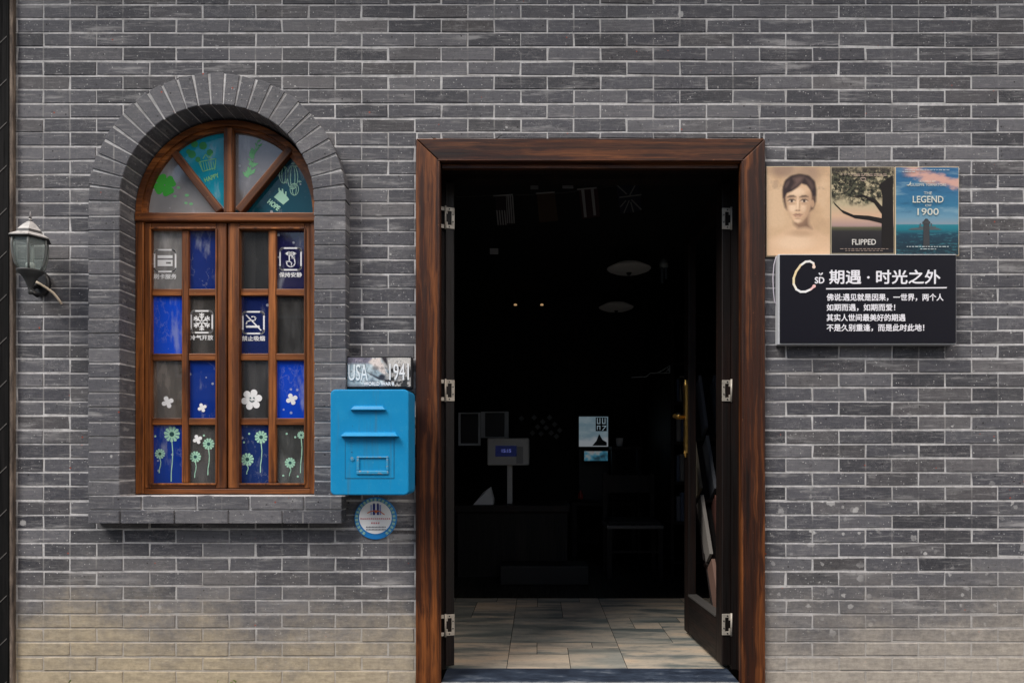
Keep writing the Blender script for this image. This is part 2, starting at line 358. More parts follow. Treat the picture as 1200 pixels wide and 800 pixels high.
for z0, z1, xs, yf in ((zs, SILL_T, (104, 167, 231, 293, 357, 402), PROUD - .006), (SILL_B, zs, (104, 142.5, 206, 269, 332, 402), PROUD - .01)):
    for a, b in zip(xs, xs[1:]): vouss([(X(a, PROUD) + .004, z0 + .0035), (X(b, PROUD) - .004, z0 + .0035), (X(b, PROUD) - .004, z1 - .0035), (X(a, PROUD) + .004, z1 - .0035)], yf)
sill = su.build('window_sill', BRICK, root)
mm = MB(); mm.box(SX0 + .006, SX1 - .006, PROUD, YB - .01, SILL_B + .006, SILL_T - .003)
ms = mm.build('mortar', MORTAR, sill)

# ------------------------------------------------------------------ dark shutter and weathered post at the left end
t = thing('shutter_panel', (X(-30), -.02, -.11), 'black painted timber panel with thin diagonal grooves beside the wall lamp', 'panel')
b = MB(); b.box(-3.3, X(10.5, -.022), -.022, -.005, -.11, 3.7); 
b.build('board', wood('black_board', (.003, .003, .003), (.005, .005, .005), (.010, .009, .009), 'z', .75).set(Specular_IOR_Level=.12), t, bevel=.004)
b = MB()
for i in range(-3, 24):
    z = i*.2; x1 = X(11, -.022); x0 = -3.28; dz = (x1 - x0)*.95
    b.prism([(x0, z - dz), (x0, z - dz + .005), (x1 - .012, z + .005), (x1 - .012, z)], -.0238, -.0215)
b.build('groove_line', flat('scuffed_edge', (.10, .095, .09), .8), t)
b = MB(); b.box(X(10.8, -.026), X(15, -.026), -.026, -.005, -.11, 3.7)
M = Mt('weathered_edge'); P = M.pos(); M.set(Base_Color=M.ramp(M.noise(M.map(P, (30, 30, 5)), 1., 5, .7), [(.35, (.03, .022, .018)), (.52, (.12, .09, .07)), (.7, (.28, .22, .17))]), Roughness=.9)
tag(b.build('corner_strip', M, bevel=.004), 'weathered flaking corner strip running up between the black panel and brick wall', 'trim')

# ------------------------------------------------------------------ text helper
def text(body, name, x0, x1, z0, z1, y, m, parent, bold=0., keep=False, rot=0.):
    cu = bpy.data.curves.new('lettering', 'FONT'); cu.body = body; cu.resolution_u = 3
    o = bpy.data.objects.new('lettering_source', cu); COL.objects.link(o); bpy.context.view_layer.update()
    me = bpy.data.meshes.new_from_object(o.evaluated_get(bpy.context.evaluated_depsgraph_get()))
    bpy.data.objects.remove(o); bpy.data.curves.remove(cu)
    xs = [v.co.x for v in me.vertices]; ys = [v.co.y for v in me.vertices]
    ax, bx_, ay, by = min(xs), max(xs), min(ys), max(ys); sx = (x1-x0-2*bold)/(bx_-ax); sz = (z1-z0-2*bold)/max(by-ay, 1e-6)
    if keep: sx = sz = min(sx, sz)
    cx, cz = (x0+x1)/2, (z0+z1)/2; ca, sa = math.cos(rot), math.sin(rot)
    q = MB(); V = [((v.co.x-(ax+bx_)/2)*sx, (v.co.y-(ay+by)/2)*sz) for v in me.vertices]; F = [tuple(p.vertices) for p in me.polygons]
    bpy.data.meshes.remove(me)
    offs = [(0, 0)] if not bold else [(-bold, 0), (bold, 0), (0, bold), (0, -bold), (bold*.7, bold*.7), (-bold*.7, -bold*.7)]
    for i, (du, dw) in enumerate(offs): q.mesh([(cx + (u+du)*ca - (w+dw)*sa, y - i*.00006, cz + (u+du)*sa + (w+dw)*ca) for u, w in V], F)
    return q.build(name, m, parent)

# ------------------------------------------------------------------ arched window
FY = WF; GX = lambda px, y=FY: X(px, y); GZ = lambda py, y=FY: Z(py, y)
win = thing('arched_window', (WX, FY, SILL_T), 'arched wooden window with fanlight and coloured glass panes set in a brick surround', 'window')
ZC = GZ(250)                      # springing line of the fanlight
b = MB(); n = 44; RG = .397; cxw = GX(267.5)
for i in range(n):
    a, c = math.pi*i/n, math.pi*(i+1)/n
    for r0, r1, y0 in ((RG, RI - .03, FY + .012), (RI - .03, RI - .002, FY)):
        b.prism([(WX+r0*math.cos(a), ZC+r0*math.sin(a)), (WX+r1*math.cos(a), ZC+r1*math.sin(a)), (WX+r1*math.cos(c), ZC+r1*math.sin(c)), (WX+r0*math.cos(c), ZC+r0*math.sin(c))], y0, FY + .1)
b.build('arch_frame', WIN_H, win)
b = MB(); zb = SILL_T + .001
b.box(WL + .002, GX(168), FY, FY + .1, zb, ZC - .002); b.box(GX(363.5), WR - .002, FY, FY + .1, zb, ZC - .002)
b.build('side_frame', WIN_V, win, bevel=.003)
b = MB(); b.box(GX(168) + .001, GX(363.5) - .001, FY + .004, FY + .1, zb, GZ(572.5)); b.build('bottom_frame', WIN_H, win, bevel=.003)
b = MB(); b.box(WL + .004, WR - .004, FY - .012, FY + .098, GZ(260), ZC + .001); b.build('transom', WIN_H, win, bevel=.005)
b = MB(); b.box(GX(262.5), GX(273), FY - .006, FY + .06, ZC + .001, ZC + RG + .01); b.build('fan_bar', WIN_V, win, bevel=.004)
def bar(xa, za, xb, zb_, w, m):
    dx, dz = xb - xa, zb_ - za; L = math.hypot(dx, dz); nx, nz = -dz/L*w/2, dx/L*w/2
    q = MB(); q.prism([(xa+nx, za+nz), (xa-nx, za-nz), (xb-nx, zb_-nz), (xb+nx, zb_+nz)], FY - .003, FY + .055); q.build('fan_bar', m, win, bevel=.004)
bar(GX(257), ZC + .012, GX(203.5), GZ(179), .036, WIN_A); bar(GX(279), ZC + .012, GX(340), GZ(173.5), .036, WIN_B)
# two sashes
sash_cols = ((168, 176, 211, 219, 252, 265), (266, 280, 313, 322, 356, 363.5))
rows = ((268, 337.5), (345.5, 413.5), (421.5, 489.5), (497.5, 566))
for (xa, p0, p1, q0, q1, xb) in sash_cols:
    b = MB(); y0, y1 = FY + .006, FY + .06; zt, zb2 = GZ(260.6), GZ(572)
    b.box(GX(xa) + .002, GX(p0), y0, y1, zb2, zt); b.box(GX(q1), GX(xb) - .002, y0, y1, zb2, zt)
    b.box(GX(p1), GX(q0), y0 + .008, y1, GZ(566) + .001, GZ(268) - .001)
    s = b.build('sash', WIN_V, win, bevel=.004)
    r_ = MB(); e = .0005
    r_.box(GX(p0) + e, GX(q1) - e, y0 + .001, y1, GZ(268), zt); r_.box(GX(p0) + e, GX(q1) - e, y0 + .001, y1, zb2, GZ(566))
    for (ra, rb), (rc, rd) in zip(rows, rows[1:]):
        for u0, u1 in ((p0, p1), (q0, q1)): r_.box(GX(u0) + e, GX(u1) - e, y0 + .009, y1 - .001, GZ(rc), GZ(rb))
    r_.build('glazing_bar', WIN_H, s, bevel=.003)
    bd = MB(); w = .008                                  # inner bead
    for u0, u1 in ((p0 + .0, q1 - .0),):
        bd.box(GX(u0) - .004, GX(u1) + .004, y0 - .005, y0 + .003, GZ(268) + .0, GZ(268) + w); bd.box(GX(u0) - .004, GX(u1) + .004, y0 - .005, y0 + .003, GZ(566) - w, GZ(566))
        bd.box(GX(u0) - w, GX(u0), y0 - .0045, y0 + .003, GZ(566), GZ(268)); bd.box(GX(u1), GX(u1) + w, y0 - .0045, y0 + .003, GZ(566), GZ(268))
    bd.build('bead', WIN_V, s, bevel=.0015)
# panes: coloured film, or clear glass with dust and reflected grey in its own colour
def glass(name, col, dust=.3, dustcol=(.30, .28, .26), ior=1.9, rough=.04, seed=0., film=False):
    M = Mt(name, col, rough); P = M.map(M.pos(), loc=(seed*3.1, 0, seed*1.7))
    c = M.mix(M.step(M.noise(P, 6., 4, .6), .42, .75, 0., dust*.7), col, dustcol)
    w = M.noise(M.map(P, (1, 1, .8), rot=(0, rad(35 + seed*23), 0)), 9., 6, .6)
    ridge = M.step(M.ma('ABSOLUTE', M.ma('SUBTRACT', w, .5)), .012, .0)
    msk = M.step(M.noise(P, 6., 2, .5), .46, .58)
    f = M.ma('MULTIPLY', M.ma('MULTIPLY', ridge, msk), .16)
    vd, vc = M.vor(P, 28.); rr = M.xyz(vc)
    f = M.ma('MAXIMUM', f, M.ma('MULTIPLY', M.ma('MULTIPLY', M.step(vd, .22, .16), M.ma('GREATER_THAN', rr[0], .80)), .5)); hz = M.noise(M.map(P, (2.2, 1, .7), rot=(0, rad(20 - seed*31), 0)), 7., 5, .6); f = M.ma('MAXIMUM', f, M.step(hz, .54, .72, 0., .34))
    c = M.mix(f, c, (.55, .57, .60))
    M.set(Base_Color=c, IOR=ior, Roughness=M.ma('ADD', M.ma('MULTIPLY', f, .5), rough), Specular_IOR_Level=.5)
    M.bump(M.noise(P, 7., 3, .5), (.03 if not film else .07), .004); return M
def clear_glass(col, dust, seed):  # dust amount also paints in the grey of street reflections
    M = Mt('clear_pane_glass', tuple(v*1.9 + .05 for v in col), .7); P = M.map(M.pos(), loc=(seed*3.1, 0, seed*1.7))
    tr = M.n('ShaderNodeBsdfTransparent', Color=(.72, .72, .70)).outputs[0]; gl = M.n('ShaderNodeBsdfGlossy', Color=(1, 1, 1), Roughness=.02, Normal=M.n('ShaderNodeBump', Height=M.noise(P, 5., 2, .5), Strength=.03, Distance=.004).outputs[0]).outputs[0]
    def mixs(f, a, b): q = M.n('ShaderNodeMixShader'); M.lk(f, q.inputs[0]); M.lk(a, q.inputs[1]); M.lk(b, q.inputs[2]); return q.outputs[0]
    hz = M.noise(M.map(P, (2.2, 1, .7), rot=(0, rad(20 - seed*31), 0)), 7., 5, .6); sp = M.noise(P, 60., 4, .75)
    d = M.ma('ADD', M.step(hz, .42, .72, dust*.5, dust*1.1), M.step(sp, .62, .74, 0., .35))
    sh = mixs(d, tr, M.b.outputs[0]); sh = mixs(M.n('ShaderNodeFresnel', IOR=1.9).outputs[0], sh, gl); M.lk(sh, M.out.inputs[0]); return M
BB, MB_, NV_ = (.006, .07, .62), (.006, .035, .27), (.006, .012, .06)
CLR = lambda a: a
kinds = [[('c', (.20, .19, .18), .85), ('b', (.008, .022, .15), .2), ('c', (.025, .023, .022), .35), ('b', (.012, .012, .06), .15)],
         [('b', BB, .12), ('c', (.04, .033, .028), .5), ('b', (.006, .014, .085), .15), ('c', (.022, .02, .019), .5)],
         [('c', (.10, .082, .066), .7), ('b', (.006, .03, .22), .15), ('c', (.035, .032, .032), .4), ('b', (.006, .055, .50), .1)],
         [('b', (.006, .035, .26), .15), ('c', (.04, .037, .035), .6), ('b', (.006, .022, .12), .15), ('c', (.05, .053, .05), .6)]]
cols = ((176, 211), (219, 252), (280, 313), (322, 356))
PY = FY + .03
panes = {}
for i, (ra, rb) in enumerate(rows):
    for j, (u0, u1) in enumerate(cols):
        k_, c_, d_ = kinds[i][j]
        m = clear_glass(c_, d_, i*4 + j) if k_ == 'c' else glass('pane_glass', c_, d_, dustcol=tuple(v*1.8 + .03 for v in c_) if k_ == 'c' else tuple(v*2.2 + .02 for v in c_), seed=i*4 + j, ior=3.0 if k_ == 'c' else 1.9, film=k_ == 'b')
        b = MB(); b.box(GX(u0) - .006, GX(u1) + .006, PY, PY + .005, GZ(rb) - .006, GZ(ra) + .006)
        o = b.build('pane', m, win); panes[i, j] = o
        tag(o, ('blue film covered pane', 'clear glass pane, dust and street reflections painted in')[k_ == 'c'])
def sector(a0, a1, n=14):
    return [(cxw, ZC)] + [(WX + (RG + .01)*math.cos(a0 + (a1-a0)*i/n), ZC + (RG + .01)*math.sin(a0 + (a1-a0)*i/n)) for i in range(n+1)]
aL, aR = math.atan2(GZ(179) - ZC, GX(203.5) - WX), math.atan2(GZ(173.5) - ZC, GX(340) - WX)
fan = []
for (a0, a1, c_, d_, lab) in ((aL, math.pi, (.27, .27, .275), .6, 'fanlight pane with sky reflection painted pale grey'), (math.pi/2, aL, (.012, .27, .38), .5, 'turquoise fanlight pane'), (aR, math.pi/2, (.20, .185, .18), .6, 'grey brown fanlight pane'), (0, aR, (.003, .055, .08), .3, 'dark teal fanlight pane')):  # first pane's pale grey puts the sky reflection into the base colour
    b = MB(); b.prism(sector(a0, a1), PY, PY + .005)
    o = b.build('pane', glass('fanlight_glass', c_, d_, dustcol=tuple(v*1.35 + .01 for v in c_), seed=20 + len(fan), ior=1.5 if len(fan) % 2 else 2.0, film=True), win); tag(o, lab); fan.append(o)

cu_ = thing('curtain', (WX, .155, SILL_T + .02), 'pleated grey brown curtain hanging just behind the arched window glass', 'curtain')
b = MB(); nx = 120; x0, x1 = WL + .03, WR - .03; top = ZC + .02; bot = SILL_T + .02; prev = None
for i in range(nx):
    xa, xb_ = x0 + (x1-x0)*i/nx, x0 + (x1-x0)*(i+1)/nx; fy = lambda x: .155 + .016*math.sin(x*62) + .009*math.sin(x*27 + 1)
    if GX(214) < (xa+xb_)/2 < GX(222) or GX(290) < (xa+xb_)/2 < GX(309) or (xa+xb_)/2 > GX(346): continue
    b.face([(xa, fy(xa), bot), (xb_, fy(xb_), bot), (xb_, fy(xb_), top), (xa, fy(xa), top)])
b.build('cloth', flat('curtain_cloth', (.68, .60, .52), .9), cu_, smooth=True)
b = MB(); b.tube([(WL + .01, .155, top), (WR - .01, .155, top)], .008, 8); b.build('rail', STEEL, cu_, smooth=True)
# stickers
SY0, SY1 = PY - .0006, PY - .0001
GREEN = flat('green_sticker', (.07, .42, .07), .5); MINT = flat('mint_sticker', (.34, .60, .45), .5); DOT = flat('dark_dot', (.01, .06, .06), .5); LIME = flat('pale_green_sticker', (.16, .48, .20), .5)
def frame_icon(b, x, z, r, w=.0075):
    pts = []
    for sx, sz in ((1, 1), (-1, 1), (-1, -1), (1, -1)):
        a0 = math.atan2(sz, sx) - math.pi/4
        for q in range(5): a = a0 + math.pi/2*q/4; pts.append((x + sx*(r - .015) + .015*math.cos(a), z + sz*(r*1.03 - .015) + .015*math.sin(a)))
    b.stroke(pts, w, SY0, SY1, True)
def px2(b, pts, w, closed=False): b.stroke([(GX(u, PY), GZ(v, PY)) for u, v in pts], w, SY0, SY1, closed)
def icon(pane, px, py, draw, body):
    b = MB(); x, z = GX(px, PY), GZ(py, PY); frame_icon(b, x, z, .0505); draw(b, x, z); o = b.build('sticker', WHITE, pane)
    text(body, 'sticker', GX(px - 13.5, PY), GX(px + 13.5, PY), GZ(py + 21.5, PY), GZ(py + 15.5, PY), SY0 - .0002, WHITE, pane, .0007)
def d_card(b, x, z):
    w, h = .036, .026; b.prism([(x-w, z+.012), (x+w, z+.012), (x+w, z+h), (x-w, z+h)], SY0, SY1)
    b.prism([(x-w, z+.004), (x+w, z+.004), (x+w, z-.006), (x-w, z-.006)], SY0, SY1); b.prism([(x-w, z-.0061), (x+.004, z-.0061), (x+.004, z-.0149), (x-w, z-.0149)], SY0, SY1); b.prism([(x+.028, z-.0061), (x+w, z-.0061), (x+w, z-.0149), (x+.028, z-.0149)], SY0, SY1); b.prism([(x-w, z-.015), (x+w, z-.015), (x+w, z-h), (x-w, z-h)], SY0, SY1)
def d_snow(b, x, z):
    for q in range(6):
        a = math.pi/2 + q*math.pi/3; d = (math.cos(a), math.sin(a)); b.stroke([(x, z), (x + d[0]*.041, z + d[1]*.041)], .006, SY0, SY1)
        for t_ in (.018, .029):
            for s in (-1, 1): e = (math.cos(a + s*.85), math.sin(a + s*.85)); b.stroke([(x + d[0]*t_, z + d[1]*t_), (x + d[0]*t_ + e[0]*.013, z + d[1]*t_ + e[1]*.013)], .005, SY0 - .0002*s, SY1)
def d_smoke(b, x, z):
    b.stroke([(x-.034, z+.036), (x+.036, z-.036)], .006, SY0, SY1); b.prism([(x-.036, z-.014), (x+.030, z-.014), (x+.030, z-.024), (x-.036, z-.024)], SY0 - .0003, SY1)
    b.stroke([(x-.034, z-.006), (x-.03, z+.006), (x-.012, z+.010), (x+.006, z+.010), (x+.012, z+.022), (x+.002, z+.03), (x-.008, z+.028)], .0055, SY0 - .0005, SY1)
def d_hush(b, x, z):
    b.stroke([(x-.024, z+.026), (x-.008, z+.034), (x, z+.031), (x+.008, z+.034), (x+.026, z+.026), (x+.01, z+.018), (x-.01, z+.018)], .005, SY0, SY1, True)
    b.stroke([(x-.020, z+.026), (x+.022, z+.026)], .0035, SY0 - .0003, SY1)
    b.stroke([(x-.006, z+.016), (x-.006, z-.012), (x-.02, z-.012), (x-.016, z-.030), (x-.002, z-.038), (x+.014, z-.034), (x+.022, z-.020), (x+.018, z+.004), (x+.008, z+.004), (x+.008, z+.016)], .0055, SY0 - .0002, SY1)
    b.stroke([(x-.004, z-.012), (x+.006, z-.018), (x+.004, z-.028)], .0045, SY0 - .0004, SY1)
icon(panes[0, 0], 193.5, 305.5, d_card, '刷卡服务'); icon(panes[1, 1], 236.5, 377, d_snow, '冷气开放')
icon(panes[1, 2], 297, 378, d_smoke, '禁止吸烟'); icon(panes[0, 3], 340.5, 303.5, d_hush, '保持安静')
def blossom(pane, px, py, r, npet=4, rot=.4, face=False, m=WHITE):
    b = MB(); x, z = GX(px, PY), GZ(py, PY); b.disc(x, z, r*.55, SY0, SY1, 16)
    for q in range(npet):
        a = rot + 2*math.pi*q/npet; b.disc(x + r*.68*math.cos(a), z + r*.68*math.sin(a), r*(.42 if npet < 5 else .33), SY0 - .0001*(q+1), SY1, 16)
    o = b.build('sticker', m, pane)
    if face:
        f = MB(); f.disc(x - .006, z + .008, .0035, SY0 - .0022, SY0 - .0012, 8); f.disc(x + .011, z + .008, .0035, SY0 - .0022, SY0 - .0012, 8); f.stroke([(x - .009, z - .003), (x, z - .010), (x + .012, z - .005)], .0035, SY0 - .0022, SY0 - .0012); f.build('sticker', DOT, pane)
blossom(panes[2, 0], 196.5, 471, .027); blossom(panes[2, 1], 237, 477.5, .02); blossom(panes[2, 2], 295, 468, .050, 6, .2, True); blossom(panes[2, 3], 342, 467.5, .026); blossom(panes[3, 1], 231.5, 514.5, .021)
def daisy(pane, px, py, r, stem):
    b = MB(); x, z = GX(px, PY), GZ(py, PY); r *= .00411
    for q in range(11):
        a = 2*math.pi*q/11 + .1; d = (math.cos(a), math.sin(a)); t = (-d[1], d[0])
        b.prism([(x + d[0]*r*.35 - t[0]*r*.09, z + d[1]*r*.35 - t[1]*r*.09), (x + d[0]*r*.9 - t[0]*r*.2, z + d[1]*r*.9 - t[1]*r*.2), (x + d[0]*r*1.03, z + d[1]*r*1.03), (x + d[0]*r*.9 + t[0]*r*.2, z + d[1]*r*.9 + t[1]*r*.2), (x + d[0]*r*.35 + t[0]*r*.09, z + d[1]*r*.35 + t[1]*r*.09)], SY0, SY1)
    b.ring(x, z, r*.3, r*.46, SY0 - .0002, SY1, 16)
    pts = [(x, z - r*.9)]
    for q in range(1, 5): pts.append((x + .004*math.sin(q*1.3), z - r - (stem*.00411 - r)*q/4))
    b.stroke(pts, .0042, SY0 + .0001, SY1); b.build('sticker', MINT, pane)
    f = MB(); f.disc(x, z, r*.3, SY0 - .0008, SY0 - .0001, 14); f.build('sticker', DOT, pane)
for (i, px, py, r, st) in ((0, 201.5, 508.5, 9.3, 55), (0, 187.5, 531.5, 6, 22), (1, 244.5, 520, 6.8, 36), (1, 229, 535, 6.6, 24), (2, 306, 512, 7.5, 41), (2, 290, 538, 7.5, 17), (3, 353, 509.5, 4.6, 44), (3, 340, 542, 6.2, 15)): daisy(panes[3, i], px, py, r, st)
for i, px, py in ((0, 182, 511), (1, 239, 510), (2, 292, 508), (2, 286, 518), (3, 346, 512), (3, 332, 557), (3, 349, 558), (3, 336, 508)):
    b = MB(); b.disc(GX(px, PY), GZ(py, PY), .005, SY0, SY1, 10); b.build('sticker', MINT, panes[3, i])
def clover(pane, px, py, r, m, n=4, holes=False):
    b = MB(); x, z = GX(px, PY), GZ(py, PY)
    for q in range(n):
        a = .5 + 2*math.pi*q/n; b.disc(x + r*.55*math.cos(a), z + r*.55*math.sin(a), r*.5, SY0 - .0001*q, SY1, 14)
        b.disc(x + r*.8*math.cos(a + .35), z + r*.8*math.sin(a + .35), r*.3, SY0 - .0001*q - .00005, SY1, 12); b.disc(x + r*.8*math.cos(a - .35), z + r*.8*math.sin(a - .35), r*.3, SY0 - .0001*q - .00007, SY1, 12)
    b.build('sticker', m, pane)
G1 = flat('bright_green_sticker', (.05, .40, .04), .5); G2 = flat('deep_green_sticker', (.03, .25, .08), .5)
clover(fan[0], 193, 217, .05, G1)
b = MB()
for px, py, r in ((205, 230, .008), (209, 220, .009), (219, 229, .010), (218, 238, .008), (224, 239, .009), (203, 225, .006)): b.disc(GX(px, PY), GZ(py, PY), r, SY0, SY1, 10, r*.7)
b.build('sticker', LIME, fan[0])
b = MB()
for px, py, r in ((228, 169, .017), (225, 181, .019), (238, 171, .019), (246, 179, .016), (232, 187, .013), (221, 178, .012)): b.disc(GX(px, PY), GZ(py, PY), r, SY0 - R.random()*.0003, SY1, 12)
b.build('sticker', G2, fan[1])
b = MB()
def PP(l): return [(GX(u, PY), GZ(v, PY)) for u, v in l]
b.stroke(PP([(233, 190), (253, 186), (252, 197), (238, 201)]), .004, SY0, SY1, True)
for u in range(235, 252, 3): b.stroke(PP([(u, 190), (u + 2, 199)]), .003, SY0 - .0001, SY1)
b.stroke(PP([(238, 186), (241, 181), (245, 186), (249, 180)]), .004, SY0 - .0002, SY1)
b.build('sticker', LIME, fan[1])
text('HAPPY', 'sticker', GX(239, PY), GX(257, PY), GZ(211, PY), GZ(205.5, PY), SY0, LIME, fan[1], .001, rot=rad(20))
b = MB(); b.stroke(PP([(291, 207), (296, 190), (301, 168)]), .004, SY0, SY1)
for q in range(34):
    f = R.random(); u0, v0 = 291 + 10*f + 2*math.sin(f*9), 209 - 43*f; a_ = R.uniform(-1.25, 1.25) ; l_ = R.uniform(5, 10)*(1.15 - .5*f); du, dv = math.sin(a_)*l_, -math.cos(a_)*l_; nu, nv = -dv*.2, du*.2
    b.prism(PP([(u0, v0), (u0 + du*.5 + nu, v0 + dv*.5 + nv), (u0 + du, v0 + dv), (u0 + du*.5 - nu, v0 + dv*.5 - nv)]), SY0 - .0001 - q*.00001, SY1)
b.build('sticker', LIME, fan[2])
b = MB(); b.prism(PP([(321, 231), (329, 223), (337, 231), (339, 234), (332, 240), (327, 236)]), SY0, SY1)
for l in ([(327, 221), (328, 228)], [(331, 222), (332, 229)], [(335, 225), (335, 232)]): b.stroke(PP(l), .006, SY0 - .0002, SY1)
b.build('sticker', MINT, fan[3])
b = MB()
for cx_, cy_, rx, ry in ((331, 205, 5, 10), (342, 208, 6, 14), (346, 222, 5, 7)):
    for sc_ in (1., .45): b.stroke(PP([(cx_ + rx*sc_*math.cos(q*math.pi/8) + (cy_-215)*-.15, cy_ + ry*math.sin(q*math.pi/8)) for q in range(16)]), .003, SY0 - sc_*.0002, SY1, True)
for u, v in ((331, 194), (344, 193), (351, 214), (347, 196)):
    for q in range(5): b.stroke(PP([(u, v), (u + 2.6*math.cos(q*.6 - 2.8), v + 2.6*math.sin(q*.6 - 2.8))]), .002, SY0, SY1)
b.build('sticker', MINT, fan[3])
text('HOPE', 'sticker', GX(313, PY), GX(329, PY), GZ(243.5, PY), GZ(237, PY), SY0, MINT, fan[3], .0015, rot=rad(-38))

# ------------------------------------------------------------------ door frame and threshold
DF = -.035
fr = thing('door_frame', (X(692), 0, -.01), 'dark reddish brown timber frame with mitred corners round the open doorway', 'door frame')
ox0, ox1, ix0, ix1 = X(487, DF), X(897, DF), X(516, DF), X(868, DF); oz, iz = Z(162, DF), Z(190, DF)
zb = -.012
b = MB(); b.prism([(ox0, zb), (ix0, zb), (ix0, iz), (ox0, oz)], DF, .0); b.build('side_casing', DOOR_V, fr, bevel=.005)
b = MB(); b.prism([(ox1, zb), (ix1, zb), (ix1, iz), (ox1, oz)], DF, .0); b.build('side_casing', DOOR_V, fr, bevel=.005)
b = MB(); b.prism([(ox0 + .0015, oz), (ox1 - .0015, oz), (ix1, iz + .001), (ix0, iz + .001)], DF + .0005, .0); b.build('head_casing', DOOR_H, fr, bevel=.005)
b = MB()                                                # thin raised bead near the inner edge
b.box(ix0 - .012, ix0 - .003, DF - .006, DF + .004, zb + .004, iz + .003); b.box(ix1 + .003, ix1 + .012, DF - .006, DF + .004, zb + .004, iz + .003)
b.build('bead', DOOR_V, fr, bevel=.003)
b = MB(); b.box(ix0 - .012, ix1 + .012, DF - .0055, DF + .004, iz + .0035, iz + .0115); b.build('bead', DOOR_H, fr, bevel=.003)
for sgn, xe, xi in ((-1, ix0, X(521.5, .16)), (1, ix1, X(857, .16))):
    q = sorted((xe + sgn*.075, xe + sgn*.04)); b = MB(); b.box(q[0], q[1], .001, .159, .003, iz + .02)
    q = sorted((xe + sgn*.075, xi)); b.box(q[0], q[1], .16, .24, .003, iz + .05); b.build('jamb_lining', LEAF_V, fr)
b = MB(); b.box(ix0 - .04, ix1 + .04, .001, .159, iz + .021, iz + .06); b.box(ix0 - .04, ix1 + .04, .162, .24, iz - .0, iz + .06); b.build('head_lining', LEAF_V, fr)
b = MB(); b.box(ix0 + .004, ix1 - .004, -.012, .012, iz - .020, iz + .0005)
b.build('door_stop', DOOR_H, fr, bevel=.002)
for px, pts in ((583, [(-3, 1), (0, 0), (2, -2), (5, -3)]), (507, [(-2, -2), (0, 0), (4, 1)]), (861, [(-3, 0), (0, -1), (4, 0)])):
    b = MB(); b.tube([(X(px + u, DF), DF + .008, Z(161 + v, DF)) for u, v in pts], .0022, 6); b.build('hook', BLACKP, fr, smooth=True)
M = Mt('slate_threshold'); P = M.pos()
c = M.ramp(M.noise(M.map(P, (1, 2.4, 1)), 5., 6, .7), [(.40, (.014, .020, .034)), (.55, (.032, .045, .070)), (.66, (.12, .14, .17)), (.78, (.36, .36, .36))])
x, y, z = M.xyz(P); edge = M.step(M.ma('ADD', y, M.ma('MULTIPLY', M.noise(P, 30., 4, .7), .03)), .0, -.025)
c = M.mix(M.ma('MULTIPLY', edge, .8), c, (.42, .41, .39)); M.set(Base_Color=c, Roughness=.5); M.bump(M.noise(P, 40., 4, .7), .3, .002)
b = MB(); b.box(ix0 + .001, ix1 - .001, -.05, .186, -.1, .0012)
tag(b.build('threshold_stone', M, bevel=.006), 'dark blue slate threshold step with a chipped pale front edge under the doorway', 'doorstep')

# ------------------------------------------------------------------ room behind the door
RY1 = 5.0; RX0, RX1 = -2.6, 1.95; RZ = 2.95
M = Mt('slate_look_tile'); P = M.pos(); A = M.n('ShaderNodeAttribute', {'attribute_name': 'Col'}).outputs['Color']; r, g_, b_ = M.n('ShaderNodeSeparateColor', Color=A).outputs
Q = M.n('ShaderNodeVectorMath', {'operation': 'ADD'}, _0=P, _1=M.n('ShaderNodeCombineXYZ', X=M.ma('MULTIPLY', r, 31.), Y=M.ma('MULTIPLY', g_, 17.), Z=0.).outputs[0]).outputs[0]
a = M.noise(M.map(Q, (1.0, 4.5, 1)), 1.6, 6, .62)
c = M.ramp(a, [(.22, (.05, .065, .065)), (.42, (.15, .165, .155)), (.52, (.40, .35, .28)), (.62, (.50, .39, .28)), (.78, (.56, .51, .43))])
c = M.mix(M.step(b_, .3, .9, 0., .55), c, (.48, .40, .31)); gg = M.mix(M.step(a, .35, .65), (.10, .12, .115), (.25, .26, .235)); c = M.mix(M.ma('MULTIPLY', M.step(g_, .45, .62), M.step(M.noise(M.map(Q, (1, 3, 1)), 1.3, 3, .6), .38, .56, .25, .9)), c, gg); c = M.mix(M.step(M.noise(Q, 30., 4, .7), .5, .75, 0., .4), c, (.14, .14, .13))
M.set(Base_Color=c, Roughness=M.step(a, .3, .7, .42, .6), Specular_IOR_Level=.4); M.bump(a, .2, .003)
fl = MB(); X0t, Y0t, T = -.034, .052, .6; YD = 1.86
for i in range(-5, 5):
    for j in range(0, 12):
        xa, ya = X0t + i*T, Y0t + j*T; xb, yb = xa + T, ya + T; ya = max(ya, .187)
        if xa > RX1 or xb < RX0 or yb > YD: continue
        if (i, j) in ((0, 0), (1, 1), (-1, 2), (0, 2), (-2, 1)):
            cuts = [(0, 0, .53, .52), (0, .52, .25, 1), (.25, .52, .53, .78), (.53, 0, 1, .78), (.25, .78, .76, 1), (.76, .78, 1, 1)]
        else: cuts = [(0, 0, 1, 1)]
        for (u0, v0, u1, v1) in cuts:
            g2 = .0016; fl.face([(xa + u0*T + g2, ya + v0*(yb-ya) + g2, -.002), (xa + u1*T - g2, ya + v0*(yb-ya) + g2, -.002), (xa + u1*T - g2, ya + v1*(yb-ya) - g2, -.002), (xa + u0*T + g2, ya + v1*(yb-ya) - g2, -.002)], 0, (R.random(), R.random(), R.random()*(.9 if len(cuts) > 1 else .3)))
fl.face([(RX0, .187, -.006), (RX1, .187, -.006), (RX1, YD, -.006), (RX0, YD, -.006)], 1); fl.face([(RX0, YD, -.003), (RX1, YD, -.003), (RX1, RY1, -.003), (RX0, RY1, -.003)], 2)
